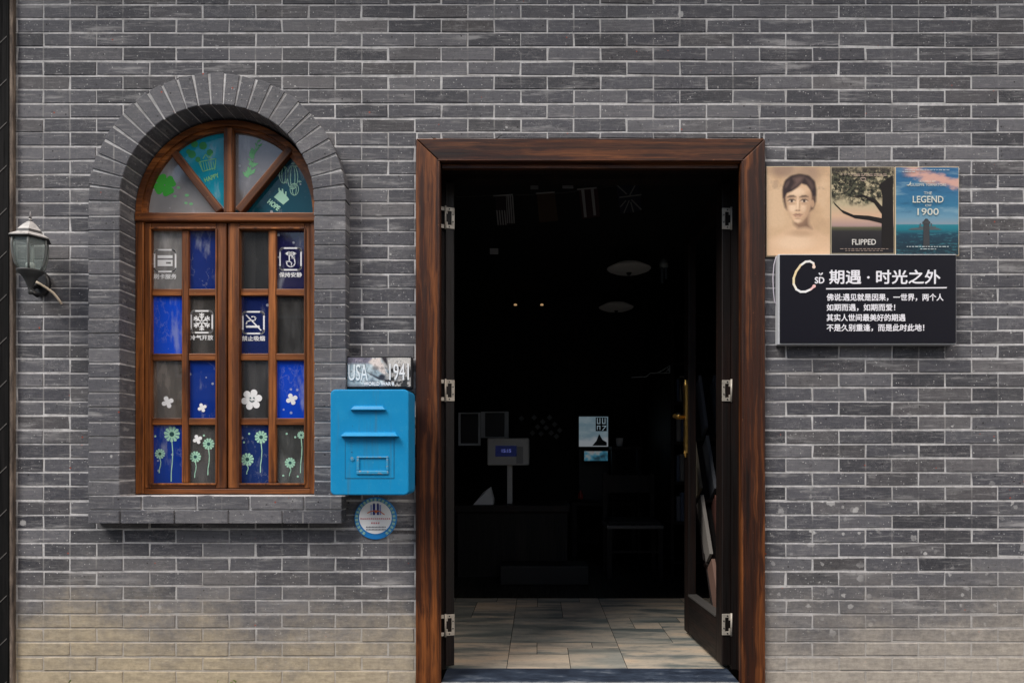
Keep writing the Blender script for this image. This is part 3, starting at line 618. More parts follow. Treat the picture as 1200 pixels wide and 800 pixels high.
tag(fl.build('floor', [M, flat('tile_joint', (.02, .018, .017), .9), wood('shade_toned_floor', (.008, .007, .006), (.014, .012, .010), (.022, .018, .015), 'y', .5)]), kind='structure')  # far floor coloured near black in place of the room's shade
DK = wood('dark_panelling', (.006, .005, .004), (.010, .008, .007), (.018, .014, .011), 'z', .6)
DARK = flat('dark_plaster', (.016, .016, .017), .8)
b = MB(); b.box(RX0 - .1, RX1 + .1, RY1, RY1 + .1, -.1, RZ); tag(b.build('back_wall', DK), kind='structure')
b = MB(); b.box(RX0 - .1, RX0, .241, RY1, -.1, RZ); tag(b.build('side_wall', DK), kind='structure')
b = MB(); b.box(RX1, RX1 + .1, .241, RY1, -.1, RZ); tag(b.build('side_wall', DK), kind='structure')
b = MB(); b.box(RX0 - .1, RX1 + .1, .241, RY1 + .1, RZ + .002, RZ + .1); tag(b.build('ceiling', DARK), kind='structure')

# ------------------------------------------------------------------ door leaves
CG = Mt('clear_door_glass'); 
tr = CG.n('ShaderNodeBsdfTransparent', Color=(.80, .82, .82)); gl_ = CG.n('ShaderNodeBsdfGlossy', Roughness=.02); fz = CG.n('ShaderNodeFresnel', IOR=1.45)
mx = CG.n('ShaderNodeMixShader'); CG.nt.links.new(fz.outputs[0], mx.inputs[0]); CG.nt.links.new(tr.outputs[0], mx.inputs[1]); CG.nt.links.new(gl_.outputs[0], mx.inputs[2]); CG.nt.links.new(mx.outputs[0], CG.out.inputs[0])
def door_leaf(hx, hy, rz, side, label):
    # local frame: y runs from the hinge edge to the lock edge, the thickness lies along x (0 .. side*.045)
    t = thing('door_leaf', (hx, hy, .012), label, 'door', None, rz, local=True)
    th = .045*side; L = .69; Hh = 2.385; lo, hi = (0, th) if th > 0 else (th, 0)
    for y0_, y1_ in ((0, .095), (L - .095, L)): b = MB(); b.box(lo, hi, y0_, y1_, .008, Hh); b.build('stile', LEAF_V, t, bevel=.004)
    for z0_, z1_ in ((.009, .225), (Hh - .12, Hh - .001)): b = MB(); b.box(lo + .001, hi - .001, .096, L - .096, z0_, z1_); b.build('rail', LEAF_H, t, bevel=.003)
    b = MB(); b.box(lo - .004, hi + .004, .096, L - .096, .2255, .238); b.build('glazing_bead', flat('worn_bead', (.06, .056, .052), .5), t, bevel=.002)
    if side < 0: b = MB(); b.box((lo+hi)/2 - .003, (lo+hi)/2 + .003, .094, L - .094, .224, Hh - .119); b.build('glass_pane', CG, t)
    # brass pull with its plate and lever near the lock edge
    f = lo if side > 0 else hi; s = -side; yh = L - .055
    b = MB(); xs = sorted((f - s*.001, f + s*.012)); b.box(xs[0], xs[1], yh - .022, yh + .022, 1.055, 1.455); 
    b.tube([(f + s*.006, yh, 1.03), (f + s*.006, yh, 1.055), (f + s*.006, yh, 1.075)], [.004, .012, .008], 10); b.tube([(f + s*.006, yh, 1.435), (f + s*.006, yh, 1.455), (f + s*.006, yh, 1.485)], [.008, .012, .004], 10)
    h = b.build('handle_plate', BRASS, t, bevel=.002)
    b = MB(); b.tube([(f + s*.01, yh, 1.265), (f + s*.055, yh, 1.265), (f + s*.075, yh - .02, 1.27), (f + s*.08, yh - .09, 1.262), (f + s*.075, yh - .12, 1.268)], [.011, .012, .013, .010, .006], 12); b.build('lever', BRASS, h, smooth=True)
    # butt hinges: cut-out plate on the leaf edge, matching plate on the jamb, knuckle between
    for zz in (Z(731.5, .16) - .012, Z(457.5, .16) - .012, Z(256, .16) - .012):
        b = MB(); hh = .052; y0, y1 = -.0045, .001; ox_ = hi - .001 if side > 0 else lo + .001; d = -1 if side > 0 else 1
        def bx(a0, a1, z0, z1, yy0=y0, yy1=y1):
            q = sorted((ox_ + d*a0, ox_ + d*a1)); b.box(q[0], q[1], yy0, yy1, zz + z0, zz + z1)
        bx(.003, .044, .034, hh); bx(.003, .044, -hh, -.034); bx(.029, .044, -.034, .034)
        bx(.003, .010, .02, .034); bx(.003, .010, -.034, -.02)
        hb = b.build('hinge', STEEL, t, bevel=.001)
        b = MB(); q = ox_ - d*.002; b.tube([(q, -.006, zz - hh - .004), (q, -.006, zz + hh + .004)], .0048, 10); b.build('knuckle', STEEL, hb, smooth=True)
        b = MB()
        bx(-.004, -.032, .034, hh, -.0035, .0); bx(-.004, -.032, -hh, -.034, -.0035, .0); bx(-.022, -.032, -.034, .034, -.0035, .0)
        b.build('jamb_plate', STEEL, hb, bevel=.001)
        for a_, z_ in ((.036, .018), (.036, -.018), (.018, .043), (.018, -.043)):
            b = MB(); b.disc(ox_ + d*a_, zz + z_, .0035, -.0062, -.0042, 10); b.build('screw', BLACKP, hb)
    return t
door_leaf(X(846, .165), .165, math.atan(.0575), 1, 'right door leaf swung inward with tall brass handle, books showing through its open frame')
door_leaf(X(532.5, .165), .165, math.atan(.34), -1, 'left door leaf swung inward, seen only as a narrow dark edge')

# ------------------------------------------------------------------ magazine stand behind the right leaf
def lean(m, x0, x1, yb, zb, yt, zt, th, mi=0):
    dy, dz = yt - yb, zt - zb; L = math.hypot(dy, dz); ny, nz = dz/L*th, -dy/L*th
    P4 = [(yb, zb), (yt, zt), (yt - ny, zt - nz), (yb - ny, zb - nz)]
    v = [(x, p[0], p[1]) for x in (x0, x1) for p in P4]
    m.mesh(v, [(0,1,2,3), (7,6,5,4), (0,4,5,1), (1,5,6,2), (2,6,7,3), (3,7,4,0)], mi)
rk = thing('book_rack', (1.45, .9, 0), 'dark stepped wooden rack holding books behind the right door leaf', 'rack')
tiers = ((.50, .13, .72, .46), (.74, .44, .98, .80), (.98, .80, 1.2, 1.16), (1.2, 1.18, 1.4, 1.56))
b = MB()
for (yb_, zb_, yt_, zt_) in tiers:
    b.box(1.085, 1.9, yb_ - .05, yb_ + .03, zb_ - .03, zb_ - .012); lean(b, 1.085, 1.9, yb_ + .05, zb_, yt_ + .05, zt_ + .02, .012)
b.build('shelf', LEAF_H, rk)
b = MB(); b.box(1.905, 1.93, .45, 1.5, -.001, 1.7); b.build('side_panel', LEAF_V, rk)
mcols = [(.48, .27, .20), (.36, .36, .40), (.20, .24, .30), (.55, .5, .45), (.42, .16, .12), (.15, .2, .18), (.5, .42, .3), (.3, .32, .36), (.25, .1, .1)]
k = 0
for ti, (yb_, zb_, yt_, zt_) in enumerate(tiers):
    for xi, x0 in enumerate((1.088, 1.175, 1.27)):
        col = mcols[k % 9]; k += 1
        b = MB(); lean(b, x0, x0 + .016, yb_ + .0, zb_ - .008, yt_ - .02, zt_ - .05, .12); cov = MB()
        q = thing('book', (x0 + .1, yb_, zb_), '%s book leaning on the %s tier of the dark rack, %s from the doorway' % (('tan', 'grey', 'blue grey', 'cream', 'red', 'dark green', 'ochre', 'pale grey', 'maroon', 'tan', 'grey', 'blue grey')[k-1], ('lowest', 'second', 'third', 'topmost')[ti], ('first', 'middle', 'last')[xi]), 'book', 'books leaning on the rack')
        b.build('pages', flat('book_pages', tuple(v*.30 for v in col), .7), q)
        lean(cov, x0 - .002, x0 + .018, yb_ - .1, zb_ + .06, yt_ - .12, zt_ + .018, .003); cov.build('cover', flat('book_cover_leaning', tuple(v*.34 for v in col), .5), q)

# ------------------------------------------------------------------ things in the dark room
def P3(px, py, y): return X(px, y), y, Z(py, y)
PAPER = flat('white_paper', (.7, .7, .7), .7)
CREAM = flat('off_white_plastic', (.62, .60, .56), .45)
# counter with what stands on it
YC = 2.7
ct = thing('counter', (X(600, YC), YC, 0), 'dark wooden service counter at the back left of the room', 'counter')
b = MB(); b.box(X(536, YC), X(665, YC), YC + .03, YC + .6, 0, Z(596, YC) - .03); b.build('base', DK, ct)
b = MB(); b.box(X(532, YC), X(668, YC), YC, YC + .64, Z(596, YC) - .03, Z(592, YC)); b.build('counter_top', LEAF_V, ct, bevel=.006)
ztop = Z(592, YC)
b = MB(); x0, x1 = X(553, YC), X(577, YC)
b.mesh([(x0, YC + .1, ztop), (x1, YC + .1, ztop), (x1, YC + .3, ztop), (x0 + .05, YC + .3, ztop), (X(574, YC), YC + .17, Z(571, YC)), (X(565, YC), YC + .2, Z(577, YC)), (X(578, YC), YC + .16, Z(585, YC))],
       [(0,3,2,1), (0,1,4,5), (1,6,4), (1,2,6), (2,3,5,4), (2,4,6), (3,0,5)])
tag(b.build('paper_bag', flat('white_wrapping', (.75, .74, .72), .8)), 'crumpled white paper bag standing on the dark counter', 'bag')
# payment terminal on the wall of shelves
YT = 2.9
t = thing('cash_register', (X(596, YT), YT, ztop), 'off white cash register with a small blue lit display on the counter', 'cash register')
b = MB(); b.box(X(571, YT), X(620, YT), YT, YT + .22, Z(545, YT), Z(513, YT)); b.build('housing', CREAM, t, bevel=.012)
b = MB(); b.box(X(594, YT), X(600, YT), YT + .06, YT + .14, ztop, Z(545.2, YT)); b.build('stand', CREAM, t)
b = MB(); b.box(X(580.5, YT), X(605.5, YT), YT - .006, YT + .002, Z(534.5, YT), Z(522, YT)); b.build('display', flat('display_glass', (.01, .012, .03), .15, Emission_Color=(.06, .09, .45), Emission_Strength=.02), t)
tx = text('15:15', 'digits', X(588, YT), X(599, YT), Z(530, YT), Z(526, YT), YT - .008, flat('display_digits', (.1, .1, .3), .5, Emission_Color=(.25, .3, .9), Emission_Strength=0.098), t, .001)
b = MB(); b.box(X(605, YT), X(613, YT), YT - .004, YT + .002, Z(543, YT), Z(523, YT)); b.build('side_strip', flat('grey_plastic', (.35, .34, .33), .5), t)
# pale framed pictures standing behind
YFm = 3.4
for (a, b0, c0, d0, w, lab) in ((537, 563, 483, 522, .022, 'dark picture in a thin pale frame, leftmost on the counter back wall'), (563.5, 596, 482, 513, .04, 'dark board between two white uprights beside the pale framed picture')):
    t = thing('picture_frame', (X((a+b0)/2, YFm), YFm, Z(d0, YFm)), lab, 'picture frame', 'pale picture frames in the back')
    x0, x1, z1, z0 = X(a, YFm), X(b0, YFm), Z(c0, YFm), Z(d0, YFm)
    f = MB(); f.box(x0, x0 + w, YFm, YFm + .03, z0, z1); f.box(x1 - w, x1, YFm, YFm + .03, z0, z1); f.box(x0 + w, x1 - w, YFm, YFm + .03, z1 - .012, z1); f.box(x0 + w, x1 - w, YFm, YFm + .03, z0, z0 + .012 if w > .03 else z0 + w)
    f.build('frame', flat('white_frame', (.62, .64, .66), .4), t, bevel=.003)
    f = MB(); f.box(x0 + w, x1 - w, YFm + .016, YFm + .026, z0 + .012, z1 - .012); f.build('picture', flat('dark_picture', (.02, .02, .022), .35), t)
# lattice of small photographs
YP = RY1 - .02; ph = flat('faded_photo', (.34, .36, .38), .5)
for q, (u, v) in enumerate(((626, 489), (636, 494), (644, 489), (630, 500), (640, 501), (650, 497), (624, 507), (634, 508), (646, 507), (656, 504), (652, 511), (611, 490))):
    b = MB(); x_, z_ = X(u, YP), Z(v, YP); s = .036; b.prism([(x_ - s, z_), (x_, z_ - s), (x_ + s, z_), (x_, z_ + s)], YP, YP + .012)
    tag(b.build('photo_print', ph), 'small pale photo print hung cornerwise in a lattice on the back wall', 'photo', 'photo prints on the back wall')
# lit screen and the small one below it
YS = 4.2
t = thing('monitor', (X(695, YS), YS, Z(530, YS)), 'large lit screen showing pale blue sky and dark lettering at the back', 'screen')
b = MB(); b.box(X(677, YS), X(714.5, YS), YS, YS + .05, Z(525, YS), Z(486, YS)); b.build('housing', BLACKP, t, bevel=.006)
M = Mt('lit_screen', (.01, .01, .01), .3); P = M.pos(); x, y, z = M.xyz(P)
c = M.mix(M.step(M.noise(M.map(P, (1, 1, 3)), 4., 5, .6), .4, .65), (.20, .30, .36), (.30, .39, .44)); c = M.mix(M.step(M.ma('ADD', M.ma('MULTIPLY', M.noise(P, 9., 4, .6), .16), z), Z(512, YS) + .10, Z(516, YS) + .06), c, (.42, .46, .50))
M.set(Emission_Color=c, Emission_Strength=0.14)
b = MB(); b.box(X(678.5, YS), X(712.5, YS), YS - .004, YS + .002, Z(523, YS), Z(488, YS)); sc_ = b.build('screen', M, t)
b = MB(); b.prism([(X(698, YS), Z(505, YS)), (X(711, YS), Z(505, YS)), (X(711, YS), Z(489, YS)), (X(698, YS), Z(489, YS))], YS - .006, YS - .0045)
b.prism([(X(694, YS), Z(522, YS)), (X(711, YS), Z(522, YS)), (X(711, YS), Z(518, YS)), (X(706, YS), Z(515, YS)), (X(702, YS), Z(508, YS)), (X(699, YS), Z(516, YS))], YS - .006, YS - .0045)
b.build('dark_picture', flat('screen_dark', (.015, .02, .03), .3), t)
b = MB(); pts = lambda l: [(X(u, YS), Z(v, YS)) for u, v in l]
for l in ([(700, 490), (700, 496), (703, 496), (703, 490)], [(706, 490), (706, 496), (709, 496), (709, 490)], [(700, 503), (700, 499), (703, 499), (703, 503)], [(706, 499), (710, 499), (706, 504)]): b.stroke(pts(l), .008, YS - .0075, YS - .0061)
b.build('glyph', flat('screen_glyph', (.1, .1, .1), .4, Emission_Color=(.3, .4, .46), Emission_Strength=0.168), t)
t = thing('tablet', (X(697, YS), YS - .1, Z(541, YS)), 'small lit tablet with a blue and pink picture just below the large screen', 'tablet')
b = MB(); b.box(X(682, YS), X(713, YS), YS - .1, YS - .08, Z(541, YS), Z(527, YS)); b.build('housing', BLACKP, t, bevel=.004)
M = Mt('tablet_picture', (.01, .01, .01), .3); P = M.pos(); c = M.ramp(M.noise(P, 7., 3, .6), [(.35, (.02, .06, .09)), (.48, (.05, .22, .33)), (.58, (.30, .36, .38)), (.7, (.28, .18, .18))]); M.set(Emission_Color=c, Emission_Strength=0.15)
b = MB(); b.box(X(684, YS), X(711, YS), YS - .104, YS - .099, Z(539.5, YS), Z(528.5, YS)); b.build('screen', M, t)
# desk under the screens, bottle, cup, chair
t = thing('desk', (X(700, YS), YS, 0), 'dark desk carrying the lit screens at the back of the room', 'desk')
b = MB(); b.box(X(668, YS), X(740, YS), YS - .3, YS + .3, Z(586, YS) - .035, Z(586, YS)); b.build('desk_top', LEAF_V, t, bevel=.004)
for u in (669, 736):
    for yy in (-.28, .22): b = MB(); b.box(X(u, YS), X(u, YS) + .05, YS + yy, YS + yy + .05, 0, Z(586, YS) - .036); b.build('leg', LEAF_V, t)
b = MB(); b.box(X(679, YS), X(714, YS), YS + .06, YS + .1, Z(586, YS), Z(487, YS)); b.build('screen_post', BLACKP, t)
b = MB(); x_, y_, z_ = P3(680.5, 585, YS - .2); b.lathe([(.025, z_), (.026, z_ + .02), (.026, z_ + .06), (.012, z_ + .085), (.012, z_ + .10)], x_, y_, 16)
tag(b.build('bottle', flat('red_plastic', (.55, .05, .035), .35, Emission_Color=(.5, .05, .03), Emission_Strength=0.), smooth=True), 'small red bottle standing on the dark desk below the tablet', 'bottle')
b = MB(); x_, y_, z_ = P3(726, 523, 3.6); 
b.lathe([(.03, z_), (.037, z_ + .085), (.033, z_ + .085), (.027, z_ + .01)], x_, y_, 18); tag(b.build('cup', PAPER, smooth=True), 'white paper cup on the dark shelf right of the lit screen', 'cup')
b = MB(); b.box(X(716, 3.6), X(752, 3.6), 3.5, 3.8, z_ - .03, z_); tag(b.build('shelf', LEAF_H, bevel=.003), 'dark narrow shelf board holding the white cup', 'shelf')
b = MB(); b.box(X(717, 3.6), X(721, 3.6), 3.6, 3.7, 0, z_ - .031); b.box(X(747, 3.6), X(751, 3.6), 3.6, 3.7, 0, z_ - .031)
o = b.build('upright', LEAF_V, bpy.data.objects['shelf'])
YH = 2.6
t = thing('chair', (X(743, YH), YH, 0), 'dark wooden chair with a pale front seat edge standing right of centre', 'chair')
zs_ = Z(617, YH); x0, x1 = X(711, YH), X(778, YH)
b = MB(); b.box(x0, x1, YH, YH + .42, zs_ - .02, zs_ + .012); b.build('seat', flat('worn_seat_edge', (.14, .13, .12), .5), t, bevel=.008)
b = MB(); b.box(x0 + .02, x1 - .02, YH + .01, YH + .4, zs_ + .013, zs_ + .05); b.build('cushion', flat('black_cushion', (.012, .012, .013), .8), t, bevel=.02)
for u in (x0 + .005, x1 - .045):
    for v in (.01, .37): b = MB(); b.box(u, u + .04, YH + v, YH + v + .04, 0, zs_ - .021); b.build('leg', LEAF_V, t)
b = MB(); b.box(x0 + .045, x1 - .045, YH + .015, YH + .035, Z(645, YH) - .02, Z(645, YH)); b.build('stretcher', LEAF_V, t)
b = MB(); b.box(x0 + .01, x0 + .05, YH + .43, YH + .47, zs_ - .02, Z(556, YH)); b.box(x1 - .05, x1 - .01, YH + .43, YH + .47, zs_ - .02, Z(556, YH)); b.box(x0 + .051, x1 - .051, YH + .44, YH + .46, Z(580, YH), Z(558, YH)); b.build('backrest', LEAF_V, t)
# bench step across the floor
YB2 = 2.35; b = MB(); b.box(X(586, YB2), X(690, YB2), YB2, YB2 + .3, 0, Z(663, YB2)); tag(b.build('floor_step', flat('dark_step', (.006, .006, .0055), .6), bevel=.008), 'low dark step across the floor in front of the counter', 'step')
# bookcase on the right with a lace bracket
YK = 2.8
t = thing('bookcase', (1.5, YK, 0), 'tall dark bookcase along the right side of the room', 'bookcase')
b = MB(); b.box(X(786, YK), X(790, YK), YK, YK + 1.6, 0, 2.3); b.box(1.7, 1.72, YK, YK + 1.6, 0, 2.3); b.build('side_panel', LEAF_V, t)
for z_ in (.1, .45, .8, 1.15, 1.5, 1.85, 2.27): b = MB(); b.box(X(790, YK) + .001, 1.699, YK + .005, YK + 1.59, z_, z_ + .025); b.build('shelf', LEAF_H, t)
bc = ((.16, .17, .2), (.1, .13, .2), (.25, .24, .23), (.05, .08, .16), (.3, .28, .24)); bn = ('grey', 'navy blue', 'pale grey', 'deep blue', 'cream')
for si, z_ in enumerate((.475, .825, 1.175, 1.525)):
    xq = X(790, YK) + .03
    for q in range(5):
        w = R.uniform(.02, .035); h = R.uniform(.2, .27); b = MB(); b.box(xq, xq + w, YK + .03, YK + .2, z_, z_ + h); xq += w + .004
        tag(b.build('book', flat('book_cover', bc[(q + si) % 5], .5), bevel=.002), '%s book upright on the %s shelf of the dark bookcase' % (bn[(q + si) % 5], ('low', 'waist high', 'middle', 'upper')[si]), 'book', 'books on the dark bookcase')
b = MB(); yy = YK - .02; pp = lambda l: [(X(u, yy), Z(v, yy)) for u, v in l]
b.stroke(pp([(740, 442), (758, 441), (762, 437), (785, 437), (785, 428), (776, 434), (770, 437)]), .006, yy, yy + .01); b.stroke(pp([(785, 431), (779, 437)]), .005, yy - .001, yy + .009); b.stroke(pp([(782, 430), (785, 436)]), .005, yy - .002, yy + .008)
tag(b.build('bracket', flat('pale_iron', (.42, .46, .48), .5)), 'pale scrollwork bracket in front of the dark bookcase', 'bracket')
# ceiling lamps
LAMP = flat('lamp_opal', (.5, .48, .45), .5, Emission_Color=(.5, .46, .42), Emission_Strength=.004)
for (u, v, y_, r_, lab) in ((737, 316, 3.0, .2, 'oval opal ceiling lamp hanging nearest the doorway'), (722, 361, 4.6, .2, 'second opal ceiling lamp deeper in the dark room')):
    t = thing('ceiling_lamp', P3(u, v, y_), lab, 'lamp', 'ceiling lamps in the dark room'); x_, _, z_ = P3(u, v, y_)
    b = MB(); b.lathe([(.02, z_ - .03), (r_*.7, z_ - .02), (r_*.95, z_), (r_, z_ + .01), (r_*.6, z_ + .05), (.03, z_ + .06)], x_, y_, 28); b.build('shade', LAMP, t, smooth=True)
    b = MB(); b.tube([(x_, y_, z_ + .06), (x_, y_, RZ)], .006, 6); b.build('rod', BLACKP, t); b = MB(); b.tube([(x_ , y_, z_ - .05), (x_, y_, z_ - .025)], [.012, .03], 12); b.build('finial', BLACKP, t, smooth=True)
SPOT = flat('lit_bulb', (.8, .5, .25), .4, Emission_Color=(1., .62, .3), Emission_Strength=0.14)
for u in (635, 604):
    b = MB(); x_, y_, z_ = P3(u, 357, 4.7); b.lathe([(.004, z_ - .012), (.018, z_ - .008), (.018, z_ + .006), (.006, z_ + .012)], x_, y_, 12)
    t = thing('spot_lamp', (x_, y_, z_), 'tiny warm lit spot lamp at the back, %s of the pair' % ('right' if u == 635 else 'left'), 'lamp', 'tiny warm spot lamps')
    b.build('bulb', SPOT, t, smooth=True); b = MB(); b.tube([(x_, y_, z_ + .012), (x_, y_, RZ)], .004, 6); b.build('cord', BLACKP, t)
# strings of small flags and paper slips under the ceiling
FY2 = 1.3
st = MB(); st.tube([(X(u, FY2), FY2, Z(v, FY2)) for u, v in ((470, 226), (520, 231), (600, 229), (660, 226), (715, 219), (790, 212), (880, 205))], .0022, 5)
tag(st.build('flag_string', BLACKP), 'thin dark string of small flags stretched under the ceiling', 'string')
def flagmat(c): return flat('flag_cloth', c, .8)
FW = (.34, .34, .34); fy = FY2 - .006
def fq(b, l, d=0.): b.prism([(X(u, FY2), Z(v, FY2)) for u, v in l], fy - d, fy - d + .002)
t = thing('flag', (X(592, FY2), fy, Z(264, FY2)), 'striped flag with a dark corner hanging left on the string', 'flag', 'small flags hung on the string')
b = MB(); fq(b, [(580, 229), (601, 228.5), (604, 263), (583, 265)]); b.build('cloth', flagmat((.03, .02, .025)), t)
b = MB()
for i in range(4): fq(b, [(592 + i*2.6 if i > 0 else 593, 230), (593.6 + i*2.6, 230), (595.6 + i*2.6, 262), (594.2 + i*2.6, 262)], .003)
for i in range(4): fq(b, [(581.6 + i*3, 247), (583 + i*3, 247), (584.6 + i*3, 264), (583.2 + i*3, 264)], .003)
fq(b, [(578, 229.5), (601, 228), (601, 229.6), (578, 231)], .004)
b.build('stripe', flagmat(FW), t)
t = thing('flag', (X(690, FY2), fy, Z(256, FY2)), 'dark flag with two broad pale stripes hanging on the string', 'flag', 'small flags hung on the string')
b = MB(); fq(b, [(678, 222.5), (700, 220), (703, 254), (682, 257)]); b.build('cloth', flagmat((.05, .02, .025)), t)
b = MB(); fq(b, [(681, 223), (684.5, 223), (687.5, 255), (684.5, 255)], .003); fq(b, [(692, 221.5), (695.5, 221.5), (698.5, 253), (695.5, 253)], .003); fq(b, [(676, 222), (699, 220), (699, 221.6), (676, 223.6)], .004); b.build('stripe', flagmat(FW), t)
t = thing('flag', (X(737, FY2), fy, Z(252, FY2)), 'dark flag with a pale diagonal cross hanging right on the string', 'flag', 'small flags hung on the string')
b = MB(); fq(b, [(722, 217), (748, 214), (752, 247), (727, 251)]); b.build('cloth', flagmat((.016, .016, .035)), t)
b = MB()
for l in (((722, 217), (736, 215.5)), ((723, 218), (734, 228)), ((745, 216), (738, 229)), ((726, 232), (751, 229)), ((731, 250), (737, 236)), ((751, 246), (740, 235)), ((742, 249), (739, 238)), ((727, 243), (733, 236))): b.stroke([(X(u, FY2), Z(v, FY2)) for u, v in l], .0075, fy - .005 - R.random()*.001, fy - .0025)
b.build('stripe', flagmat((.22, .22, .22)), t)
t = thing('flag', (X(640, FY2), fy, Z(262, FY2)), 'plain dark brown flag with a pale top hem on the string', 'flag', 'small flags hung on the string')
b = MB(); fq(b, [(629, 228), (650, 226), (654, 259), (632, 261)]); b.build('cloth', flagmat((.06, .035, .02)), t); b = MB(); fq(b, [(628, 226.5), (650, 225), (650, 226.6), (628, 228.2)], .003); b.build('hem', flagmat((.3, .3, .3)), t)
for (a, b0, c0, d0, lab) in ((621.5, 631, 207.5, 222, 'narrow pale paper slip hanging above the plain brown flag'), (659, 672, 207.5, 221, 'broad pale paper slip hanging left above the two stripe flag'), (574, 584, 291, 298, 'small pale card hanging below the striped flag')):
    yy = 1.45; b = MB(); b.box(X(a, yy), X(b0, yy), yy, yy + .002, Z(d0, yy), Z(c0, yy)); o = b.build('paper_slip', flat('grey_paper', (.30, .30, .31), .8)); tag(o, lab, 'paper', 'paper slips under the ceiling')
    b = MB(); b.tube([(X((a+b0)/2, yy), yy + .001, Z(c0, yy)), (X((a+b0)/2, yy), yy + .001, RZ)], .001, 4); b.build('thread', BLACKP, o)
t = thing('hanging_ornament', P3(778, 330, 2.2), 'small grey bell shaped ornament with ribbons hanging in the upper right gloom', 'ornament'); x_, y_, z_ = P3(778, 308, 2.2)
b = MB(); b.lathe([(.035, z_ - .035), (.036, z_ - .01), (.022, z_ + .025), (.006, z_ + .035)], x_, y_, 16); b.build('bell', flat('grey_glaze', (.25, .28, .28), .3), t, smooth=True)
b = MB(); b.box(x_ - .025, x_ - .004, y_, y_ + .002, z_ - .16, z_ - .036); b.box(x_ + .006, x_ + .024, y_ - .004, y_ - .002, z_ - .13, z_ - .036); b.build('ribbon', flat('slate_ribbon', (.07, .09, .11), .8), t)
b = MB(); b.tube([(x_, y_, z_ + .035), (x_, y_, RZ)], .0015, 4); b.build('thread', BLACKP, t)

# ------------------------------------------------------------------ mailbox
MY0, MY1 = -.235, -.071
M = Mt('sky_blue_paint'); P = M.pos(); n = M.noise(P, 18., 5, .7)
c = M.mix(M.step(n, .44, .75, 0., .4), (.004, .235, .50), (.016, .29, .55)); c = M.mix(M.step(M.noise(P, 90., 4, .8), .58, .72, 0., .45), c, (.10, .38, .56)); c = M.mix(M.step(M.noise(M.map(P, (40, 40, 2.5)), 1., 4, .6), .56, .76, 0., .5), c, (.05, .17, .27)); c = M.mix(M.step(M.noise(P, 70., 5, .85), .70, .735, 0., .8), c, (.06, .035, .025)); c = M.mix(M.step(M.noise(P, 40., 5, .8), .69, .74, 0., .6), c, (.02, .12, .22))
M.set(Base_Color=c, Roughness=.42, Specular_IOR_Level=.32); M.bump(M.noise(P, 55., 3, .6), .08, .001); BLUE = M
def rrect(x0, x1, z0, z1, r, n=5):
    out = []
    for cx_, cz_, a0 in ((x1 - r, z0 + r, -90), (x1 - r, z1 - r, 0), (x0 + r, z1 - r, 90), (x0 + r, z0 + r, 180)):
        for q in range(n + 1): a = rad(a0 + 90*q/n); out.append((cx_ + r*math.cos(a), cz_ + r*math.sin(a)))
    return out
mx = lambda u: X(u, MY0); mz = lambda v: Z(v, MY0)
t = thing('mailbox', (mx(433), MY1, mz(580)), 'sky blue metal mailbox with two hooded slots hung between window and door', 'mailbox')
b = MB(); b.prism(rrect(mx(387), mx(479), mz(580), mz(456), .022), MY0, MY1 - .012); b.build('body', BLUE, t, bevel=.006, seg=3)
b = MB(); b.box(mx(394), mx(474), MY1 - .0125, MY1, mz(576), mz(460)); b.build('back_plate', flat('dark_blue_back', (.006, .05, .13), .5), t)
def hood(u0, u1, v0, v1, d, name):
    b = MB(); x0, x1 = mx(u0), mx(u1); zt, zb_ = mz(v0), mz(v1); e = .016
    b.mesh([(x0 + e, MY0 + .001, zt), (x1 - e, MY0 + .001, zt), (x1, MY0 + .001, zb_), (x0, MY0 + .001, zb_), (x0 + e, MY0 - d*.5, zt - .003), (x1 - e, MY0 - d*.5, zt - .003), (x1 - .003, MY0 - d, zb_ + .004), (x0 + .003, MY0 - d, zb_ + .004), (x1 - .003, MY0 - d, zb_), (x0 + .003, MY0 - d, zb_)],
           [(4,5,1,0), (4,7,6,5), (7,9,8,6), (9,3,2,8), (0,3,9,7,4), (1,5,6,8,2)]); b.build(name, BLUE, t, bevel=.0015)
hood(411, 453, 475, 480.5, .014, 'slot_hood'); hood(400, 468, 506, 511.5, .024, 'slot_hood')
b = MB(); b.box(mx(405), mx(461.5), MY0 - .0012, MY0 + .002, mz(560), mz(516)); d_ = b.build('flap', BLUE, t, bevel=.0008)
b = MB()
for l in ([(404.6, 516), (404.6, 560.4), (461.9, 560.4), (461.9, 512)],): b.stroke([(mx(u), mz(v)) for u, v in l], .0018, MY0 - .0006, MY0 + .001)
b.build('gap', flat('seam_shadow_paint', (.004, .07, .15), .6), d_)
b = MB(); u0, u1, v0, v1 = mx(418), mx(455.5), mz(555.5), mz(534.5); w = .0125
b.box(u0, u1, MY0 - .007, MY0 - .001, v0, v0 + w*1.3); b.box(u0, u1, MY0 - .007, MY0 - .001, v1 - w*.6, v1); b.box(u0, u0 + w, MY0 - .0071, MY0 - .001, v0 + w*1.3, v1 - w*.6); b.box(u1 - w*.8, u1, MY0 - .0071, MY0 - .001, v0 + w*1.3, v1 - w*.6)
M = Mt('scuffed_blue_metal'); P = M.pos(); M.set(Base_Color=M.mix(M.step(M.noise(P, 45., 4, .7), .5, .62), (.02, .27, .50), (.22, .25, .27)), Roughness=.5); SCUFF = M
b.build('label_holder', SCUFF, d_, bevel=.003)
b = MB(); b.disc(mx(413), mz(537.5), .0085, MY0 - .0045, MY0 - .001, 18); b.disc(mx(413), mz(537.5), .004, MY0 - .0055, MY0 - .001, 10); b.build('lock', SCUFF, d_)
b = MB(); b.disc(mx(412.5), mz(529.5), .0022, MY0 - .002, MY0 - .001, 8); b.build('rivet', BLACKP, d_)

